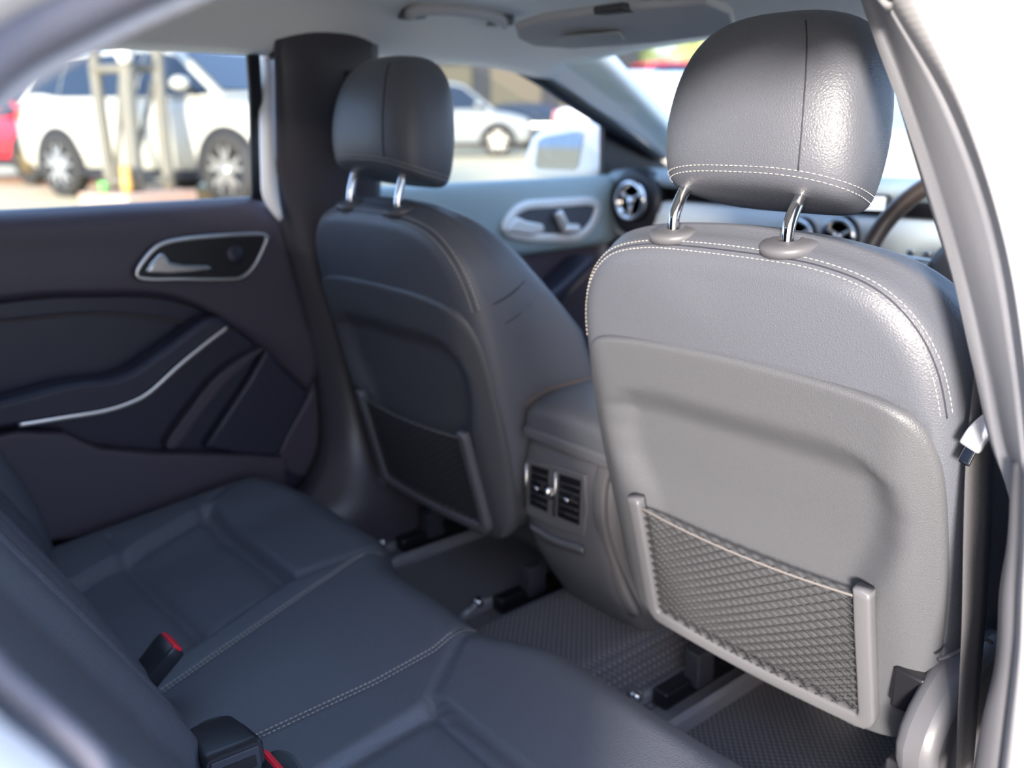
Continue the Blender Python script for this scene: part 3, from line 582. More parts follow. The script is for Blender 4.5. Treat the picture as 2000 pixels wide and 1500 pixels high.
# ------------------------------------------------------------------ rear bench
def yfront(x): return -0.30 + 0.045 * ss(0.10, 0.24, abs(x + 0.03)) - 0.05 * ss(0.46, 0.66, abs(x))
def seg_d(x, y, a, b):
    ax, ay = a; bx, by = b; t = max(0, min(1, ((x - ax) * (bx - ax) + (y - ay) * (by - ay)) / ((bx - ax) ** 2 + (by - ay) ** 2)))
    return math.hypot(x - ax - t * (bx - ax), y - ay - t * (by - ay))
def x1(y): return interp([(-0.80, -0.075), (-0.668, -0.108), (-0.45, -0.172), (-0.30, -0.214), (-0.2, -0.225)], y)
def x2(y): return interp([(-0.80, 0.03), (-0.609, 0.060), (-0.45, 0.078), (-0.36, 0.078), (-0.30, 0.062), (-0.2, 0.05)], y)
def il(y): return interp([(-0.72, -0.475), (-0.36, -0.575)], y)
def ir(y): return interp([(-0.72, -0.140), (-0.40, -0.238)], y)
GRV = [((-0.575, -0.578), (-0.19, -0.566)), ((-0.60, -0.425), (-0.236, -0.408)), ((0.155, -0.418), (0.58, -0.435)), ((0.155, -0.60), (0.58, -0.61)), ((-0.238, -0.408), (-0.222, -0.29)), ((0.155, -0.418), (0.066, -0.295)), ((-0.575, -0.40), (-0.64, -0.28))]
def Hc(x, y):
    z = 0.552 + 0.10 * (y + 0.30)
    ins = 0.0
    if x < 0: d = min(x - il(y), ir(y) - x, -0.402 - y)
    else: d = min(x - 0.158, 0.53 - x, -0.412 - y)
    z -= 0.020 * ss(-0.006, 0.012, d)
    if d > 0: z += 0.006 * (1 - abs(math.cos(math.pi * ((y + 0.73) / 0.16))) ** 8) * ss(0, 0.03, d)
    if x1(y) < x < x2(y):
        u = (x - x1(y)) / (x2(y) - x1(y)); z += 0.006 * math.sin(math.pi * u)
    z += 0.020 * ss(0.44, 0.60, abs(x)) - 0.05 * ss(0.60, 0.70, abs(x))
    for a, b in GRV:
        dd = seg_d(x, y, a, b)
        if dd < 0.03: z -= 0.006 * math.exp(-(dd / 0.006) ** 2)
    for f in (x1, x2):
        dd = abs(x - f(y))
        if dd < 0.03: z -= 0.0025 * math.exp(-(dd / 0.004) ** 2)
    return z
bench = thing('rear_bench', 'dark blue-black leather rear bench seat with pale double stitching', 'car seat', (0.0, -0.50, 0.36))
QY = [-0.80 + 0.50 * j / 70 for j in range(71)]
def bench_col(x, fx=None):
    """points from back to front edge and down the front, along a line x(y)"""
    col = []; X = fx or (lambda y: x); yf = yfront(X(-0.32)); y_end = yf - 0.02
    for j in range(80):
        y = -0.80 + (y_end + 0.80) * j / 79; col.append(V(X(y), y, Hc(X(y), y)))
    zt = Hc(X(y_end), y_end); r = 0.065
    for a in range(1, 10):
        b = math.radians(90 * a / 9); col.append(V(X(y_end + r * math.sin(b)), y_end + r * math.sin(b), zt - r * (1 - math.cos(b))))
    for k in (0.3, 0.6, 1.0): col.append(V(X(y_end + r), y_end + r - 0.03 * k, lerp(zt - r, 0.345, k)))
    return col
def cushion(name, fa, fb, n):
    cols = []
    for i in range(n):
        u = i / (n - 1); cols.append(bench_col(0, lambda y, u=u: lerp(fa(y), fb(y), u)))
    surf(name, cols, LEA2, bench)
cushion('cushion_left', lambda y: -0.665, x1, 110)
cushion('cushion_center', x1, x2, 40)
cushion('cushion_right', x2, lambda y: 0.655, 100)
def onseat(px, py, lift=0.0008):
    z = 0.54
    for _ in range(12): p = onz(px, py, z); z = Hc(p.x, min(p.y, -0.30))
    p = onz(px, py, z); return V(p.x, p.y, z + lift)
def on_line(f, ya, yb, off, n=80):
    res = []
    for i in range(n):
        y = lerp(ya, yb, i / (n - 1)); yf = yfront(f(-0.32)) - 0.02; x = f(y) + off
        if y <= yf: res.append(V(x, y, Hc(x, y) + 0.0008))
        else:
            b = min(1.0, (y - yf) / 0.065); a = math.asin(b); zt = Hc(f(yf), yf); res.append(V(x, y + 0.0006 * b, zt - 0.065 * (1 - math.cos(a)) + 0.0008))
    return res
for f in (x1, x2):
    stitches('stitching', [on_line(f, -0.71, -0.255, o_) for o_ in (-0.0036, 0.0036)], THR, bench, r=0.0007)
    tube('seam', [p - V(0, 0, 0.0012) for p in on_line(f, -0.71, -0.255, 0)], 0.0009, SEAM, bench, seg=5)
# backrest
B0 = math.radians(25)
def Bk(x, r, h): return V(x, -0.722 - r * math.sin(B0) + h * math.cos(B0), 0.515 + r * math.cos(B0) + h * math.sin(B0))
def hb_(x, r, lo, hi):
    h = 0.030 * math.sin(min(1, max(0, (r + 0.03) / 0.14)) * math.pi) if r < 0.04 else 0.030 * (0.62 + 0.38 * math.cos((r - 0.04) * 6))
    e = min(x - lo, hi - x); h += 0.030 * (ss(0.0, 0.035, e) - ss(0.05, 0.12, e) * 0.75)
    h -= 0.006 * math.exp(-((r - 0.17) / 0.006) ** 2) * ss(0.08, 0.14, e)
    return h - 0.03 * ss(0.42, 0.55, r)
for nm, lo, hi in (('backrest_left', -0.62, -0.135), ('backrest_center', -0.135, 0.085), ('backrest_right', 0.085, 0.60)):
    rows = []
    for j in range(60):
        r = -0.06 + 0.62 * j / 59; rows.append([Bk(lerp(lo, hi, i / 50), r, hb_(lerp(lo, hi, i / 50), r, lo, hi)) for i in range(51)])
    surf(nm, rows, LEA2, bench, solid=0.004)
# outer bolsters of the bench against the doors
for sx, nm in ((-1, 'bolster'),):
    rows = []
    for r, w_, hh in ((-0.04, .05, .05), (0.05, .055, .075), (0.18, .05, .085), (0.34, .045, .07), (0.50, .04, .05), (0.56, .03, .03)):
        rows.append([Bk(sx * 0.635 + w_ * math.cos(a), r, hh * math.sin(a) * 1.1 + 0.0) for a in [math.pi * i / 14 for i in range(15)]])
    cols = [cr([q[i] for q in rows], 24) for i in range(15)]
    surf(nm, [[cols[i][j] for i in range(15)] for j in range(24)], LEA2, bench, solid=0.004)
tube('door_side_piping', [onx(a, b, -0.66) for a, b in ((-60, 790), (0, 862), (40, 910), (90, 945), (160, 972), (240, 990))], 0.005, mat('grey piping', (0.11, 0.10, 0.10), 0.4), bench, n=40)
# pockets of cloth around the buckles
CLO = mat('woven pocket cloth', (0.06, 0.07, 0.075), 0.9, grain=0.6, gscale=500)
def pocket(pts, z0):
    c = sum((Vector(p) for p in pts), Vector()) / len(pts)
    P = cr(pts, 30); surf('buckle_pocket', [[p for p in P], [p + V(0, -0.01, -0.03) for p in P]], CLO, bench, solid=0.004)
pocket([onz(372, 1440, .565), onz(395, 1412, .570), onz(432, 1400, .575), onz(450, 1408, .572), onz(500, 1452, .565), onz(520, 1475, .56)], 0)
pocket([onz(515, 1476, .56), onz(540, 1466, .57), onz(570, 1476, .57), onz(592, 1510, .56)], 0)
# ------------------------------------------------------------------ buckles
BUK = mat('buckle plastic', (0.020, 0.021, 0.028), 0.35)
def buckle(label, tip, back, w_, h_, red=True):
    """body from back to tip with a button at the tip end"""
    tip, back = Vector(tip), Vector(back); d = (tip - back); L = d.length; d.normalize(); sd_ = d.cross(V(0, 0, 1)).normalized(); u = sd_.cross(d)
    t = thing('seat_belt_buckle', label, 'buckle', tuple(back), group='rear seat belt buckles')
    rows = []
    for k, a, b in ((0, .72, .8), (0.1, .8, .9), (0.5, .92, 1.0), (0.86, 1.0, 1.0), (0.97, 1.0, .96), (1.0, .95, .85)):
        rows.append([back + d * (L * k) + sd_ * x * a + u * y * b for x, y in rrect(w_, h_, min(w_, h_) * .35, 3)])
    surf('body', rows, BUK, t, closed_u=True, cap=True, sharp=40)
    if red:
        c = back + d * (L * 1.0); rr = [c + d * 0.0035 + sd_ * x + u * (y + h_ * .15) for x, y in rrect(w_ * .88, h_ * .66, 0.003, 3)]
        slab('release_button', rr, d * -0.012, RED, t, bevel=0.001, label='red release button')
        slab('tongue_slot', [c + d * 0.0012 + sd_ * x + u * (y - h_ * .62) for x, y in rrect(w_ * .8, h_ * .16, 0.001, 2)], d * -0.006, BLK, t, bevel=0)
    else:
        c = back + d * L; slab('slot_frame', [c + d * 0.002 + sd_ * x + u * y for x, y in rrect(w_ * .82, h_ * .7, 0.002, 2)], d * -0.004, PLA, t, bevel=0.001)
        slab('tongue_slot', [c + d * 0.003 + sd_ * x + u * y for x, y in rrect(w_ * .66, h_ * .30, 0.001, 2)], d * -0.004, BLK, t, bevel=0)
        box('latch_mark', c + d * 0.0035 + sd_ * 0.004, (0.012, 0.002, 0.0016), mat('worn gold', (0.5, 0.32, 0.08), 0.4, 0.6), t, bevel=0)
    return t
BD = V(0.0, 0.066, 0.058)
t1_ = onz(336, 1256, .588); buckle('black buckle with red button on the left part of the rear bench', t1_, t1_ - BD, 0.024, 0.011)
t2_ = onz(533, 1490, .588); buckle('black buckle with red button half out of its pocket at the picture bottom', t2_, t2_ - BD, 0.024, 0.011)
buckle('plain black buckle block facing up beside the folded cloth pocket', onz(462, 1498, .600), onz(412, 1436, .585), 0.030, 0.020, red=False)

# ------------------------------------------------------------------ centre console
con = thing('center_console', 'grey centre console between the front seats with rear air vents', 'console', (-0.02, 0.20, 0.40))
CON = mat('console plastic', (0.115, 0.12, 0.14), 0.42, grain=0.06, gscale=600)
rows = []
for z, xa, xb, y0 in ((0.395, -0.105, 0.105, 0.055), (0.43, -0.105, 0.10, 0.030), (0.48, -0.112, 0.092, 0.0), (0.53, -0.120, 0.086, -0.022), (0.58, -0.126, 0.084, -0.034), (0.64, -0.128, 0.086, -0.040), (0.70, -0.124, 0.088, -0.036), (0.725, -0.118, 0.088, -0.025)):
    R_ = 0.03; rows.append([V(xa + .03, 0.50, z), V(xa + .03, 0.2, z), V(xa + .024, y0 + 0.055, z), V(xa + .008, y0 + R_, z), V(xa + 0.006, y0 + 0.012, z), V(xa + 0.018, y0 + 0.003, z), V(xa + 0.04, y0, z), V((xa + xb) / 2, y0 - 0.003, z), V(xb - 0.05, y0, z), V(xb - 0.022, y0 + 0.004, z), V(xb - 0.008, y0 + 0.016, z), V(xb, y0 + 0.035, z), V(xb - .010, y0 + 0.07, z), V(xb - .012, 0.2, z), V(xb - .012, 0.50, z)])
cols = [cr([q[i] for q in rows], 30) for i in range(15)]
surf('body', [[cols[i][j] for i in range(15)] for j in range(30)], CON, con, solid=0.003, sub=1)
tube('side_trim', [ony(1200, 890, -0.03), ony(1178, 930, -0.035), ony(1172, 1000, -0.037), ony(1186, 1070, -0.02), ony(1215, 1150, 0.0), ony(1240, 1200, 0.02)], 0.012, PLAM, con, n=30, sec=rrect(0.006, 0.012, 0.004, 3), up=V(0, -1, 0))
# lid
lid = []
for y, za, hw in ((-0.052, .765, .088), (-0.050, .778, .095), (-0.040, .789, .099), (0.0, .800, .101), (0.12, .808, .101), (0.30, .805, .100), (0.34, .79, .095)):
    lid.append([V(0.002 - hw, y, .745), V(0.002 - hw * 1.0, y, za - .012), V(0.002 - hw * .93, y, za - .002), V(0.002 - hw * .6, y, za + .002), V(0.002, y, za + .004), V(0.002 + hw * .6, y, za + .002), V(0.002 + hw * .93, y, za - .002), V(0.002 + hw, y, za - .012), V(0.002 + hw, y, .745)])
l = surf('armrest_lid', lid, LEA, con, cap=True, sub=2)
box('lid_rim', (0.002, 0.145, 0.738), (0.200, 0.40, 0.024), CON, con, bevel=0.008)
stitches('stitching', [[V(0.002 + sx * 0.096 + dx, lerp(-0.046, 0.30, i / 40), interp([(-0.05, .775), (-0.04, .787), (0, .799), (.3, .803)], lerp(-0.046, 0.30, i / 40))) for i in range(41)] for sx in (-1, 1) for dx in (-0.003, 0.003)], mat('brown thread', (0.32, 0.22, 0.17), 0.7), l, r=0.0009)
# vents
YV = -0.043
vp = [(1022, 905), (1142, 938), (1138, 1040), (1130, 1066), (1030, 1022), (1020, 990)]
slab('vent_panel', [ony(a, b, YV) for a, b in ((1024, 898), (1060, 903), (1142, 928), (1146, 1000), (1138, 1048), (1080, 1030), (1026, 1004), (1021, 950))], (0, 0.012, 0), PLAM, con, bevel=0.003, n=0)
def vent(q):
    P = [ony(a, b, YV - 0.0015) for a, b in q]; v_ = slab('air_vent', P, (0, 0.006, 0), BLK, con, bevel=0.001)
    for k in range(1, 6):
        a = P[0].lerp(P[3], k / 6); b = P[1].lerp(P[2], k / 6); tube('slat', [a + V(.001, -.001, 0), b + V(-.001, -.001, 0)], 0.0012, PLA, v_, seg=6)
    a = P[0].lerp(P[3], .5); b = P[1].lerp(P[2], .5); c = a.lerp(b, .5)
    box('vent_tab', c + V(0, -0.004, 0), (0.010, 0.008, 0.008), CHR, v_, bevel=0.003)
vent([(1036, 907), (1071, 918), (1068, 1001), (1034, 985)])
vent([(1092, 926), (1134, 939), (1130, 1027), (1088, 1009)])
for q in ((1029, 905, 1026, 990), (1086, 922, 1082, 1008)):
    tube('vent_strip', [ony(q[0], q[1], YV - 0.003), ony(q[2], q[3], YV - 0.003)], 0.0028, SATIN, con, seg=8)
lathe('vent_wheel', [(0.0, 0.004), (0.008, 0.004), (0.012, 0.002), (0.012, -0.002), (0.008, -0.004), (0.0, -0.004)], ony(1076, 962, YV - 0.004), (1, 0, 0), CHR, con, seg=20)
loft('drawer_lip', [[ony(a, b, YV + 0.012) for a, b in ((1034, 1016), (1080, 1042), (1136, 1060))], [ony(a, b, YV - 0.006) for a, b in ((1036, 1030), (1080, 1056), (1140, 1076))], [ony(a, b, YV + 0.02) for a, b in ((1040, 1038), (1080, 1066), (1140, 1088))]], 20, PLAG, con, nv=8, solid=0.003)

# ------------------------------------------------------------------ floor mats
def fmat(label, x0, x1_, y0, y1, dz):
    rows = [[V(x, y, floor_z(x, y) + dz + (0.006 if (i in (0, 40) or j in (0, 20)) else 0)) for i, x in enumerate([lerp(x0, x1_, i / 40) for i in range(41)])] for j, y in enumerate([lerp(y0, y1, j / 20) for j in range(21)])]
    return surf('floor_mat', rows, MATT, label=label, cat='mat', group='rubber floor mats', solid=0.005)
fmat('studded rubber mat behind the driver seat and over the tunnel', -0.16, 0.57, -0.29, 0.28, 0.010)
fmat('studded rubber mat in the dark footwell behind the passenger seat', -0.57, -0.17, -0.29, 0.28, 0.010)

# ------------------------------------------------------------------ dashboard and steering wheel
dash = thing('dashboard', 'blurred grey dashboard with round chrome air vents', 'dashboard', (0, 0.85, 0.60))
DT = mat('dash top', (0.32, 0.38, 0.41), 0.55, grain=0.1, gscale=400); DP = mat('dash panel', (0.45, 0.49, 0.51), 0.4)
def prow(prof, n=20): return [[V(lerp(-0.70, 0.70, i / n), y - 0.06 * 0, z) for i in range(n + 1)] for y, z in prof]
surf('dash_top', prow([(1.20, 1.06), (1.0, 1.095), (0.85, 1.105), (0.78, 1.10), (0.755, 1.088), (0.76, 1.07)]), DT, dash, solid=0.006)
surf('dash_recess_shade', prow([(0.76, 1.07), (0.79, 1.06), (0.79, 1.03)]), BLK, dash, solid=0.006)  # recess face coloured black as the shadow under the top lip
surf('dash_panel', prow([(0.79, 1.035), (0.755, 1.03), (0.745, 1.0), (0.75, 0.95), (0.77, 0.93)]), DP, dash, solid=0.006)
surf('dash_lower', prow([(0.77, 0.93), (0.76, 0.90), (0.80, 0.70), (0.86, 0.45)]), PLA, dash, solid=0.006)
def round_vent(p, r):
    v_ = lathe('round_vent', [(r * 1.12, 0.02), (r * 1.12, -0.004), (r * 1.02, -0.012), (r * .86, -0.010), (r * .80, 0.004), (r * .55, 0.006), (0.0, 0.006)], p, (0, 1, 0), BLK, dash, seg=40)
    lathe('vent_ring', [(r * 1.10, 0.0), (r * 1.08, -0.010), (r * .98, -0.016), (r * .84, -0.012), (r * .80, 0.0)], p, (0, 1, 0), CHR, v_, seg=40)
    lathe('vent_hub', [(r * .30, 0.0), (r * .28, -0.010), (r * .12, -0.014), (0.0, -0.014)], p, (0, 1, 0), CHR, v_, seg=24)
    for k in range(3):
        a = k * 2 * math.pi / 3 + .5; tube('vent_blade', [Vector(p) + V(math.cos(a) * r * .25, -0.006, math.sin(a) * r * .25), Vector(p) + V(math.cos(a) * r * .84, -0.006, math.sin(a) * r * .84)], 0.005, SATIN, v_, n=4)
lathe('vent_housing', [(0.085, 0.03), (0.082, 0.0), (0.070, -0.006), (0.05, -0.004), (0.0, 0.0)], ony(1238, 396, 0.742), (0, 1, 0), BLK, dash)
round_vent(ony(1235, 392, 0.730), 0.046)
round_vent(ony(1560, 462, 0.735), 0.036); round_vent(ony(1640, 462, 0.735), 0.036)
slab('display', [ony(a, b, 0.70) for a, b in ((1578, 372), (1735, 380), (1733, 418), (1580, 412))], (0, 0.015, 0), BLK, dash, bevel=0.004)
slab('display_screen', [ony(a, b, 0.697) for a, b in ((1590, 378), (1728, 385), (1726, 411), (1592, 406))], (0, 0.003, 0), mat('screen with painted reflection', (0.75, 0.80, 0.85), 0.1, emit=0.6), dash, bevel=0)  # pale colour and glow stand in for a white reflection on the display
sw = thing('steering_wheel', 'dark leather steering wheel behind the driver seat at the right', 'steering wheel', (0.36, 0.53, 0.96))
ax = V(0, -0.90, 0.42).normalized(); u = V(1, 0, 0); v2 = ax.cross(u); c0 = V(0.345, 0.50, 0.985)
tube('rim', [c0 + (u * math.cos(a) + v2 * math.sin(a)) * 0.185 for a in [2 * math.pi * i / 64 for i in range(64)]], 0.0155, mat('wheel leather', (0.055, 0.042, 0.040), 0.35), sw, closed=True, seg=12)
lathe('hub', [(0.0, 0.035), (0.05, 0.033), (0.075, 0.02), (0.08, 0.0), (0.06, -0.03)], c0 - ax * 0.02, tuple(ax), mat('wheel hub', (0.05, 0.046, 0.05), 0.45), sw)
for a in (0, 180, 250, 290):
    a = math.radians(a); d = u * math.cos(a) + v2 * math.sin(a); tube('spoke', [c0 + d * 0.06 - ax * 0.01, c0 + d * 0.13, c0 + d * 0.18], 0.016, SATIN if abs(d.z) < .3 else PLA, sw, n=10, sec=rrect(0.008, 0.02, 0.006, 3), up=ax)
for k in range(6): box('wheel_button', c0 + u * (-0.075 - 0.028 * (k % 2)) + v2 * (0.022 - 0.02 * (k // 2)) + ax * 0.012, (0.012, 0.006, 0.010), SATIN, sw, bevel=0.002)
tube('steering_column', [c0 - ax * 0.02, c0 - ax * 0.20], 0.045, PLA, sw, seg=16)

# ------------------------------------------------------------------ ceiling fittings
VIS = mat('visor cloth', (0.55, 0.56, 0.60), 0.85)
vz = thing('sun_visor', 'folded grey sun visor above the windscreen on the passenger side', 'sun visor', tuple(onz(1210, 60, 1.37)))
slab('panel', [onz(1006, 58, 1.365), onz(1012, 78, 1.355), onz(1040, 90, 1.350), onz(1120, 96, 1.345), onz(1280, 84, 1.345), onz(1438, 66, 1.345), onz(1430, 30, 1.360), onz(1380, 8, 1.372), onz(1200, 22, 1.372), onz(1060, 42, 1.370)], (0, 0, 0.014), VIS, vz, bevel=0.006)
slab('mirror_cover', [onz(1095, 70, 1.3535), onz(1105, 82, 1.3485), onz(1220, 76, 1.3485), onz(1210, 60, 1.356)], (0, 0, -0.003), mat('visor mirror cover', (0.45, 0.47, 0.47), 0.5), vz, bevel=0.001)
box('visor_clip', onz(1200, 18, 1.376), (0.06, 0.03, 0.012), PLA, vz, bevel=0.004)
gh = thing('grab_handle', 'grey grab handle folded against the ceiling above the left doors', 'handle', tuple(onz(900, 30, 1.38)))
hp = [onx(800, 30, -0.475), onx(815, 20, -0.46), onx(870, 18, -0.45), onx(930, 24, -0.45), onx(970, 34, -0.46), onx(985, 48, -0.475)]
tube('grip', hp, 0.011, mat('grey handle', (0.55, 0.55, 0.58), 0.6), gh, n=30, seg=10)
for q in ((805, 26), (977, 40)): box('mount', onx(*q, -0.485), (0.05, 0.035, 0.02), PLAG, gh, bevel=0.006)
oc = box('overhead_sensor', onz(1392, 48, 1.365), (0.06, 0.04, 0.03), PLA, bevel=0.01, label='small dark sensor housing at the top of the windscreen', cat='sensor')
# ------------------------------------------------------------------ vehicles outside
TYRE = mat('tyre rubber', (0.025, 0.024, 0.024), 0.8); DARKGL = mat('dark car glass', (0.010, 0.018, 0.035), 0.06, spec=0.6); ARCH = mat('wheel arch black', (0.012, 0.013, 0.018), 0.8)
LAMP = mat('lamp glass', (0.85, 0.85, 0.82), 0.1, 0.4)
def car(name, label, cat, loc, rz, paint, rim, wb=2.81, L=4.65, W=0.94, belt=1.10, top=1.66, wr=0.37, suv=True, group=None, glass=None):
    GL = glass or DARKGL
    t = thing(name, label, cat, loc, rz, group=group)
    xf, xr = wb / 2 + 0.87, -wb / 2 - 0.95
    st = [(xr, .48, belt - .18, .74), (xr + .07, .36, belt - .03, .87), (xr + .35, .30, belt + .01, .92), (-wb / 2, .28, belt + .02, W), (0, .28, belt, W), (wb / 2 - .4, .28, belt - .01, W), (wb / 2, .28, belt - .05, W), (wb / 2 + .45, .30, belt - .13, .90), (xf - .08, .36, belt - .24, .83), (xf, .44, belt - .36, .72)]
    rows = []
    for x, zb, zs, w_ in st:
        half = [(w_ * .86, zb), (w_ * .97, zb + .10), (w_, zb + .30), (w_ * .995, zs - .18), (w_ * .965, zs - .05), (w_ * .90, zs), (w_ * .5, zs + .03)]
        rows.append([V(x, y, z) for y, z in half] + [V(x, -y, z) for y, z in reversed(half)])
    cols = [cr([q[i] for q in rows], 40) for i in range(14)]
    surf('body', [[cols[i][j] for i in range(14)] for j in range(40)], paint, t, closed_u=True, cap=True, local=True, sharp=50)
    r0 = xr + (.12 if suv else .55)
    prof = [(r0, belt), (r0 + .10, belt + .22), (r0 + .38, top - .10), (r0 + .75, top - .02), (-0.3, top), (0.25, top - .02), (wb / 2 - .85, top - .09), (wb / 2 - .12, belt + .04), (wb / 2 - .05, belt - .02)]
    def hw(z): return (W - .05) - .42 * max(0, z - belt)
    n = len(prof); vs_ = [V(x, hw(z), z) for x, z in prof] + [V(x, -hw(z), z) for x, z in prof]
    vs_ += [V(x, hw(z) * .55, z + .025) for x, z in prof] + [V(x, -hw(z) * .55, z + .025) for x, z in prof]
    fs = [tuple(range(n)), tuple(range(2 * n - 1, n - 1, -1))]
    for i in range(n - 1): fs += [(i, i + 1, 2 * n + i + 1, 2 * n + i), (2 * n + i, 2 * n + i + 1, 3 * n + i + 1, 3 * n + i), (3 * n + i, 3 * n + i + 1, n + i + 1, n + i)]
    o = mk('cabin', vs_, fs, paint, t, local=True, sharp=40); md = o.modifiers.new('bevel', 'BEVEL'); md.width = 0.03; md.segments = 2
    fx = wb / 2 - .22
    wins = [[(r0 + .24, belt + .12), (r0 + .34, top - .20), (r0 + .60, top - .10), (r0 + .82, top - .08), (r0 + .84, belt + .04)], [(r0 + .86, belt + .04), (r0 + .84, top - .08), (-0.02, top - .07), (-0.02, belt + .02)], [(0.02, belt + .02), (0.02, top - .07), (0.28, top - .08), (wb / 2 - .86, top - .14), (fx - .02, belt + .06), (fx - .02, belt + .02)]]
    for sy in (1, -1):
        for q in wins:
            slab('side_window', [V(x, sy * (hw(z) + .004), z) for x, z in q], (0, -sy * .012, 0), GL, t, bevel=0.0, local=True)
    a, b, c, d = (wb / 2 - .11, belt + .05), (wb / 2 - .82, top - .10), 0, 0
    slab('windscreen', [V(a[0] + .004, hw(a[1]) - .06, a[1] + .004), V(a[0] + .004, -hw(a[1]) + .06, a[1] + .004), V(b[0] + .012, -hw(b[1]) + .05, b[1] + .012), V(b[0] + .012, hw(b[1]) - .05, b[1] + .012)], (.012, 0, .014), GL, t, bevel=0, local=True)
    a, b = (r0 + .08, belt + .18), (r0 + .34, top - .14)
    slab('rear_screen', [V(a[0] - .02, hw(a[1]) - .08, a[1]), V(a[0] - .02, -hw(a[1]) + .08, a[1]), V(b[0] - .02, -hw(b[1]) + .08, b[1]), V(b[0] - .02, hw(b[1]) - .08, b[1])], (-.012, 0, .008), GL, t, bevel=0, local=True)
    for sy in (1, -1):
        for x in (-wb / 2, wb / 2):
            arch = [V(x + (wr + .07) * math.cos(a), sy * (W + .006), wr + (wr + .07) * math.sin(a)) for a in [math.radians(-14 + 208 * i / 24) for i in range(25)]]
            slab('wheel_arch', arch, (0, -sy * .08, 0), ARCH, t, bevel=0, local=True)
            y = sy * (W - .05)
            wl = lathe('wheel', [(wr * .66, -.10), (wr * .93, -.11), (wr, -.07), (wr, .05), (wr * .95, .075), (wr * .70, .085), (wr * .64, .06)], V(x, y, wr), (0, sy, 0), TYRE, t, seg=36, local=True)
            lathe('rim', [(wr * .68, .07), (wr * .64, .075), (wr * .60, .03), (wr * .1, .01), (0, .01)], V(x, y, wr), (0, sy, 0), mat('rim barrel', (0.06, 0.06, 0.06), 0.5, 0.5), wl, seg=36, local=True)
            for k in range(5):
                aa = 2 * math.pi * k / 5 + .3; dv = V(math.cos(aa), 0, math.sin(aa)); pv = V(-math.sin(aa), 0, math.cos(aa)); c = V(x, y + sy * .065, wr)
                slab('spoke', [c + pv * .030, c + dv * wr * .62 + pv * .075, c + dv * wr * .66 + pv * .05, c + dv * wr * .40, c + dv * wr * .66 - pv * .05, c + dv * wr * .62 - pv * .075, c - pv * .030], (0, sy * .015, 0), rim, wl, bevel=0, local=True)
            lathe('hub_cap', [(.06, .07), (.05, .085), (0, .088)], V(x, y, wr), (0, sy, 0), rim, wl, seg=16, local=True)
        slab('headlamp', [V(xf - .10, sy * .62, belt - .32), V(xf - .22, sy * .86, belt - .26), V(xf - .30, sy * .87, belt - .36), V(xf - .05, sy * .60, belt - .44)], (.02, sy * .02, .0), LAMP, t, bevel=0, local=True)
        slab('tail_lamp', [V(xr + .02, sy * .80, belt - .02), V(xr + .25, sy * .93, belt - .06), V(xr + .22, sy * .94, belt - .22), V(xr - .0, sy * .78, belt - .20)], (-.02, sy * .012, 0), mat('tail lamp', (0.65, 0.16, 0.14), 0.2), t, bevel=0, local=True)
        rows = []
        for k, s_ in ((-.09, .3), (-.07, .8), (0, 1.0), (.05, .8), (.08, .3)): rows.append([V(wb / 2 - .50 + k + .02, sy * (W + .08 + a), belt + .13 + b) for a, b in circ(.11 * s_, 12, .075 * s_)])
        surf('door_mirror', rows, paint, t, closed_u=True, cap=True, local=True)
        tube('mirror_stalk', [V(wb / 2 - .42, sy * (W - .08), belt + .03), V(wb / 2 - .46, sy * (W + .05), belt + .09)], .035, ARCH, t, local=True, seg=8)
        box('side_skirt', (0, sy * (W - .03), .30), (wb - .8, .08, .10), ARCH, t, bevel=0.02, local=True)
    slab('grille', [V(xf + .0, -.45, belt - .62), V(xf + .0, .45, belt - .62), V(xf - .02, .5, belt - .40), V(xf - .02, -.5, belt - .40)], (.015, 0, 0), ARCH, t, bevel=0, local=True)
    return t
SUVW = mat('white suv paint', (0.47, 0.455, 0.40), 0.28, coat=0.5); SIL = mat('silver paint', (0.24, 0.26, 0.27), 0.35, 0.0, coat=0.5); REDP = mat('red paint', (0.70, 0.010, 0.025), 0.28, coat=0.5); DKP = mat('dark paint', (0.02, 0.025, 0.035), 0.25, coat=0.5)
ALLOY = mat('alloy rim', (0.60, 0.58, 0.55), 0.3, 0.8); BRZ = mat('bronze rim', (0.30, 0.20, 0.08), 0.35, 0.8)
def place(px, py, d): return dep(px, py, d)
gr_, gf_ = dep(135, 381, 10.86), dep(467, 409, 9.45)
hd = (gf_ - gr_); rz = math.atan2(hd.y, hd.x); away = V(-math.sin(rz), math.cos(rz), 0)
mid = (gr_ + gf_) / 2 + away * 0.86; mid.z = 0.42
car('white_suv', 'white sport utility vehicle parked outside the left rear window', 'car', tuple(mid), rz, SUVW, ALLOY)
p = dep(30, 372, 12.6); car('red_car', 'bright red car with bronze wheels behind the white vehicle at the left edge', 'car', (p.x - 1.6, p.y + 0.75, 0.45), rz - 0.05, REDP, BRZ, wb=2.65, belt=0.95, top=1.42, wr=0.33, suv=False)
p = dep(868, 305, 24); car('silver_suv', 'silver off-roader half hidden behind the passenger headrest', 'car', (p.x, p.y, gz(p.x, p.y)), math.radians(52), SIL, ALLOY, belt=1.15, top=1.85, wr=0.40, group=None)
p = dep(1050, 275, 31); car('dark_car', 'dark car seen beyond the wing mirror through the left front window', 'car', (p.x, p.y, gz(p.x, p.y)), math.radians(40), DKP, ALLOY, belt=0.98, top=1.48, wr=0.33, suv=False)
p = dep(1310, 330, 13.5); car('white_car', 'white car parked ahead, seen blurred through the windscreen', 'car', (p.x, p.y, gz(p.x, p.y)), math.radians(112), WHITE, ALLOY, belt=0.98, top=1.45, wr=0.33, suv=False, glass=mat('glass with painted sky sheen', (0.07, 0.11, 0.125), 0.1))  # paler teal base colour puts the sky reflection into the car glass
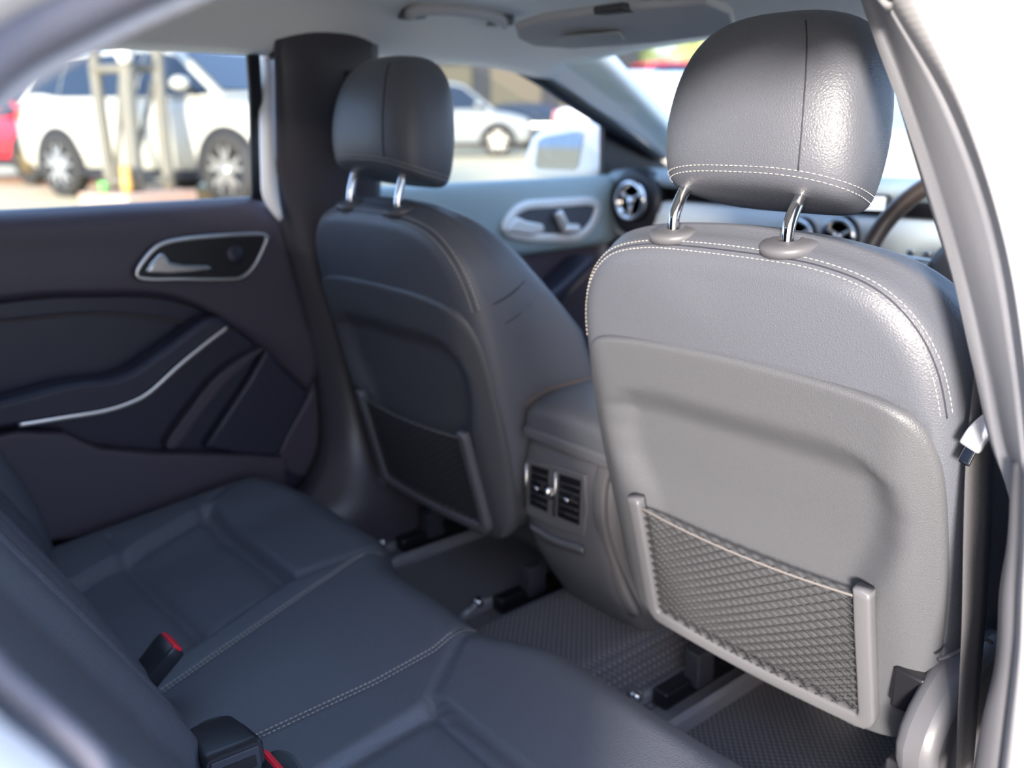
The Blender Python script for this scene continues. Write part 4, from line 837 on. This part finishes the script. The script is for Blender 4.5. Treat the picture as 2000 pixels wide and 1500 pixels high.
p = dep(1225, 240, 24); car('white_van', 'far white vehicle roof above the parked white car in the windscreen', 'car', (p.x, p.y, gz(p.x, p.y)), math.radians(135), WHITE, ALLOY, belt=1.55, top=2.05, wr=0.36, glass=mat('glass with painted sky sheen', (0.07, 0.11, 0.125), 0.1))
p = dep(1340, 215, 30); car('red_van', 'far red vehicle glimpsed through the windscreen beside the driver headrest', 'car', (p.x, p.y, gz(p.x, p.y)), math.radians(75), REDP, ALLOY, belt=1.9, top=2.7, wr=0.40)
p = dep(1400, 270, 18); car('silver_car', 'silver car glimpsed between the passenger headrest and driver headrest ahead', 'car', (p.x, p.y, gz(p.x, p.y)), math.radians(65), SIL, ALLOY, belt=0.98, top=1.45, wr=0.33, suv=False)
# steel stand on a concrete block
STL = mat('weathered grey steel', (0.13, 0.128, 0.115), 0.6, col2=(0.17, 0.15, 0.11), vscale=5)
D0 = 8.95; ZT = dep(272, 372, D0).z
stand = thing('steel_stand', 'grey steel trestle stand on a block in front of the white vehicle', 'stand', tuple(dep(270, 385, D0)))
for a, b, r, dd in (((176, 40), (220, 376), .062, .15), ((303, 40), (332, 374), .062, .15), ((243, 40), (268, 380), .078, -.12)):
    eb = dep(*b, D0 + dd); eb.z = ZT + 0.004
    tube('post', [dep(*a, D0 + dd), dep((a[0] + b[0]) / 2 - 3, (a[1] + b[1]) / 2, D0 + dd), eb], r, STL, stand, n=8, seg=12)
for a, b, r in (((238, 150), (226, 366), .032), ((300, 160), (262, 330), .030), ((182, 136), (304, 132), .045), ((218, 354), (332, 350), .038)):
    tube('brace', [dep(*a, D0 + .1), dep(*b, D0 + .1)], r, STL, stand, seg=8)
lathe('lamp_globe', [(0.0, -.075), (.045, -.065), (.068, -.035), (.075, 0), (.068, .035), (.045, .065), (0, .075)], dep(242, 108, D0 - .25), (0, 0, 1), mat('white globe', (0.85, 0.82, 0.75), 0.3), stand, seg=20)
bc = dep(272, 386, D0 - .05)
box('concrete_block', (bc.x, bc.y, ZT - .095), (.74, .82, .19), mat('painted concrete', (0.42, 0.36, 0.28), 0.9, col2=(0.44, 0.20, 0.15), vscale=3), bevel=0.02, rot=Matrix.Rotation(rz, 3, 'Z'), label='pale concrete block with faded red paint under the steel stand', cat='block')
pb_ = dep(247, 350, D0 - .30); pb_.z = ZT + .112
lathe('yellow_bottle', [(.035, -.11), (.05, -.10), (.055, -.02), (.045, .03), (.05, .09), (.035, .14), (.0, .15)], pb_, (0, 0, 1), mat('yellow plastic', (0.62, 0.36, 0.09), 0.5), seg=18, label='small yellow container standing against the steel stand', cat='bottle')
pg_ = dep(203, 370, D0 - .25); pg_.z = ZT + .052
lathe('green_cup', [(.0, -.05), (.035, -.05), (.045, .05), (.0, .05)], pg_, (0, 0, 1), mat('green plastic', (0.15, 0.55, 0.12), 0.5), seg=14, label='tiny green cup at the left foot of the steel stand', cat='cup')
# building and trees far away
pw = dep(880, 150, 34); 
bld = thing('dark_building', 'long dark workshop building behind the vehicles at the left', 'building', (pw.x, pw.y, gz(pw.x, pw.y)), math.radians(40))
box('wall', (0, 0, 2.3), (14, 1.0, 4.6), mat('dark wall', (0.012, 0.016, 0.024), 0.8), bld, bevel=0, local=True)
box('roof', (0, -.5, 4.75), (14.6, 3.0, .3), mat('dull roof sheet', (0.03, 0.03, 0.035), 0.6), bld, bevel=0.03, local=True)
for k in range(5): box('door_panel', (-5.2 + 2.6 * k, -.54, 1.5), (1.9, .08, 2.8), mat('ochre shutter', (0.30, 0.25, 0.13) if 0 else (0.05, 0.046, 0.03), 0.7), bld, bevel=0.02, local=True)
LEAF = mat('pale leaves', (0.30, 0.36, 0.10), 0.7, col2=(0.45, 0.46, 0.20), vscale=2); BARK = mat('bark', (0.10, 0.08, 0.06), 0.9)
for px, d, lab in ((1130, 38, 'pale green tree far ahead above the white van'), (1290, 50, 'pale green tree far ahead above the red vehicle'), (1440, 62, 'pale green tree far ahead next to the driver headrest')):
    p = dep(px, 230, d); t = thing('tree', lab, 'tree', (p.x, p.y, gz(p.x, p.y)), group='trees beyond the car park')
    rows = [[V(a, b, z) for a, b in circ(r, 8)] for z, r in ((-.1, .25), (1.5, .18), (3.0, .14), (4.5, .06))]
    surf('trunk', rows, BARK, t, closed_u=True, cap=True, local=True)
    vs_, fs = [], []
    cl = [V(random.gauss(0, 1.5), random.gauss(0, 1.5), 4.2 + random.uniform(-1.8, 2.2)) for _ in range(16)]
    for _ in range(2200):
        c = random.choice(cl) + V(random.gauss(0, .55), random.gauss(0, .55), random.gauss(0, .5)); a = V(random.gauss(0, 1), random.gauss(0, 1), random.gauss(0, 1)).normalized(); b = a.orthogonal().normalized(); s_ = random.uniform(.10, .2); i0 = len(vs_)
        vs_ += [c - a * s_, c + b * s_ * .5, c + a * s_, c - b * s_ * .5]; fs.append((i0, i0 + 1, i0 + 2, i0 + 3))
    mk('foliage', vs_, fs, LEAF, t, smooth=False, local=True, kind='stuff')
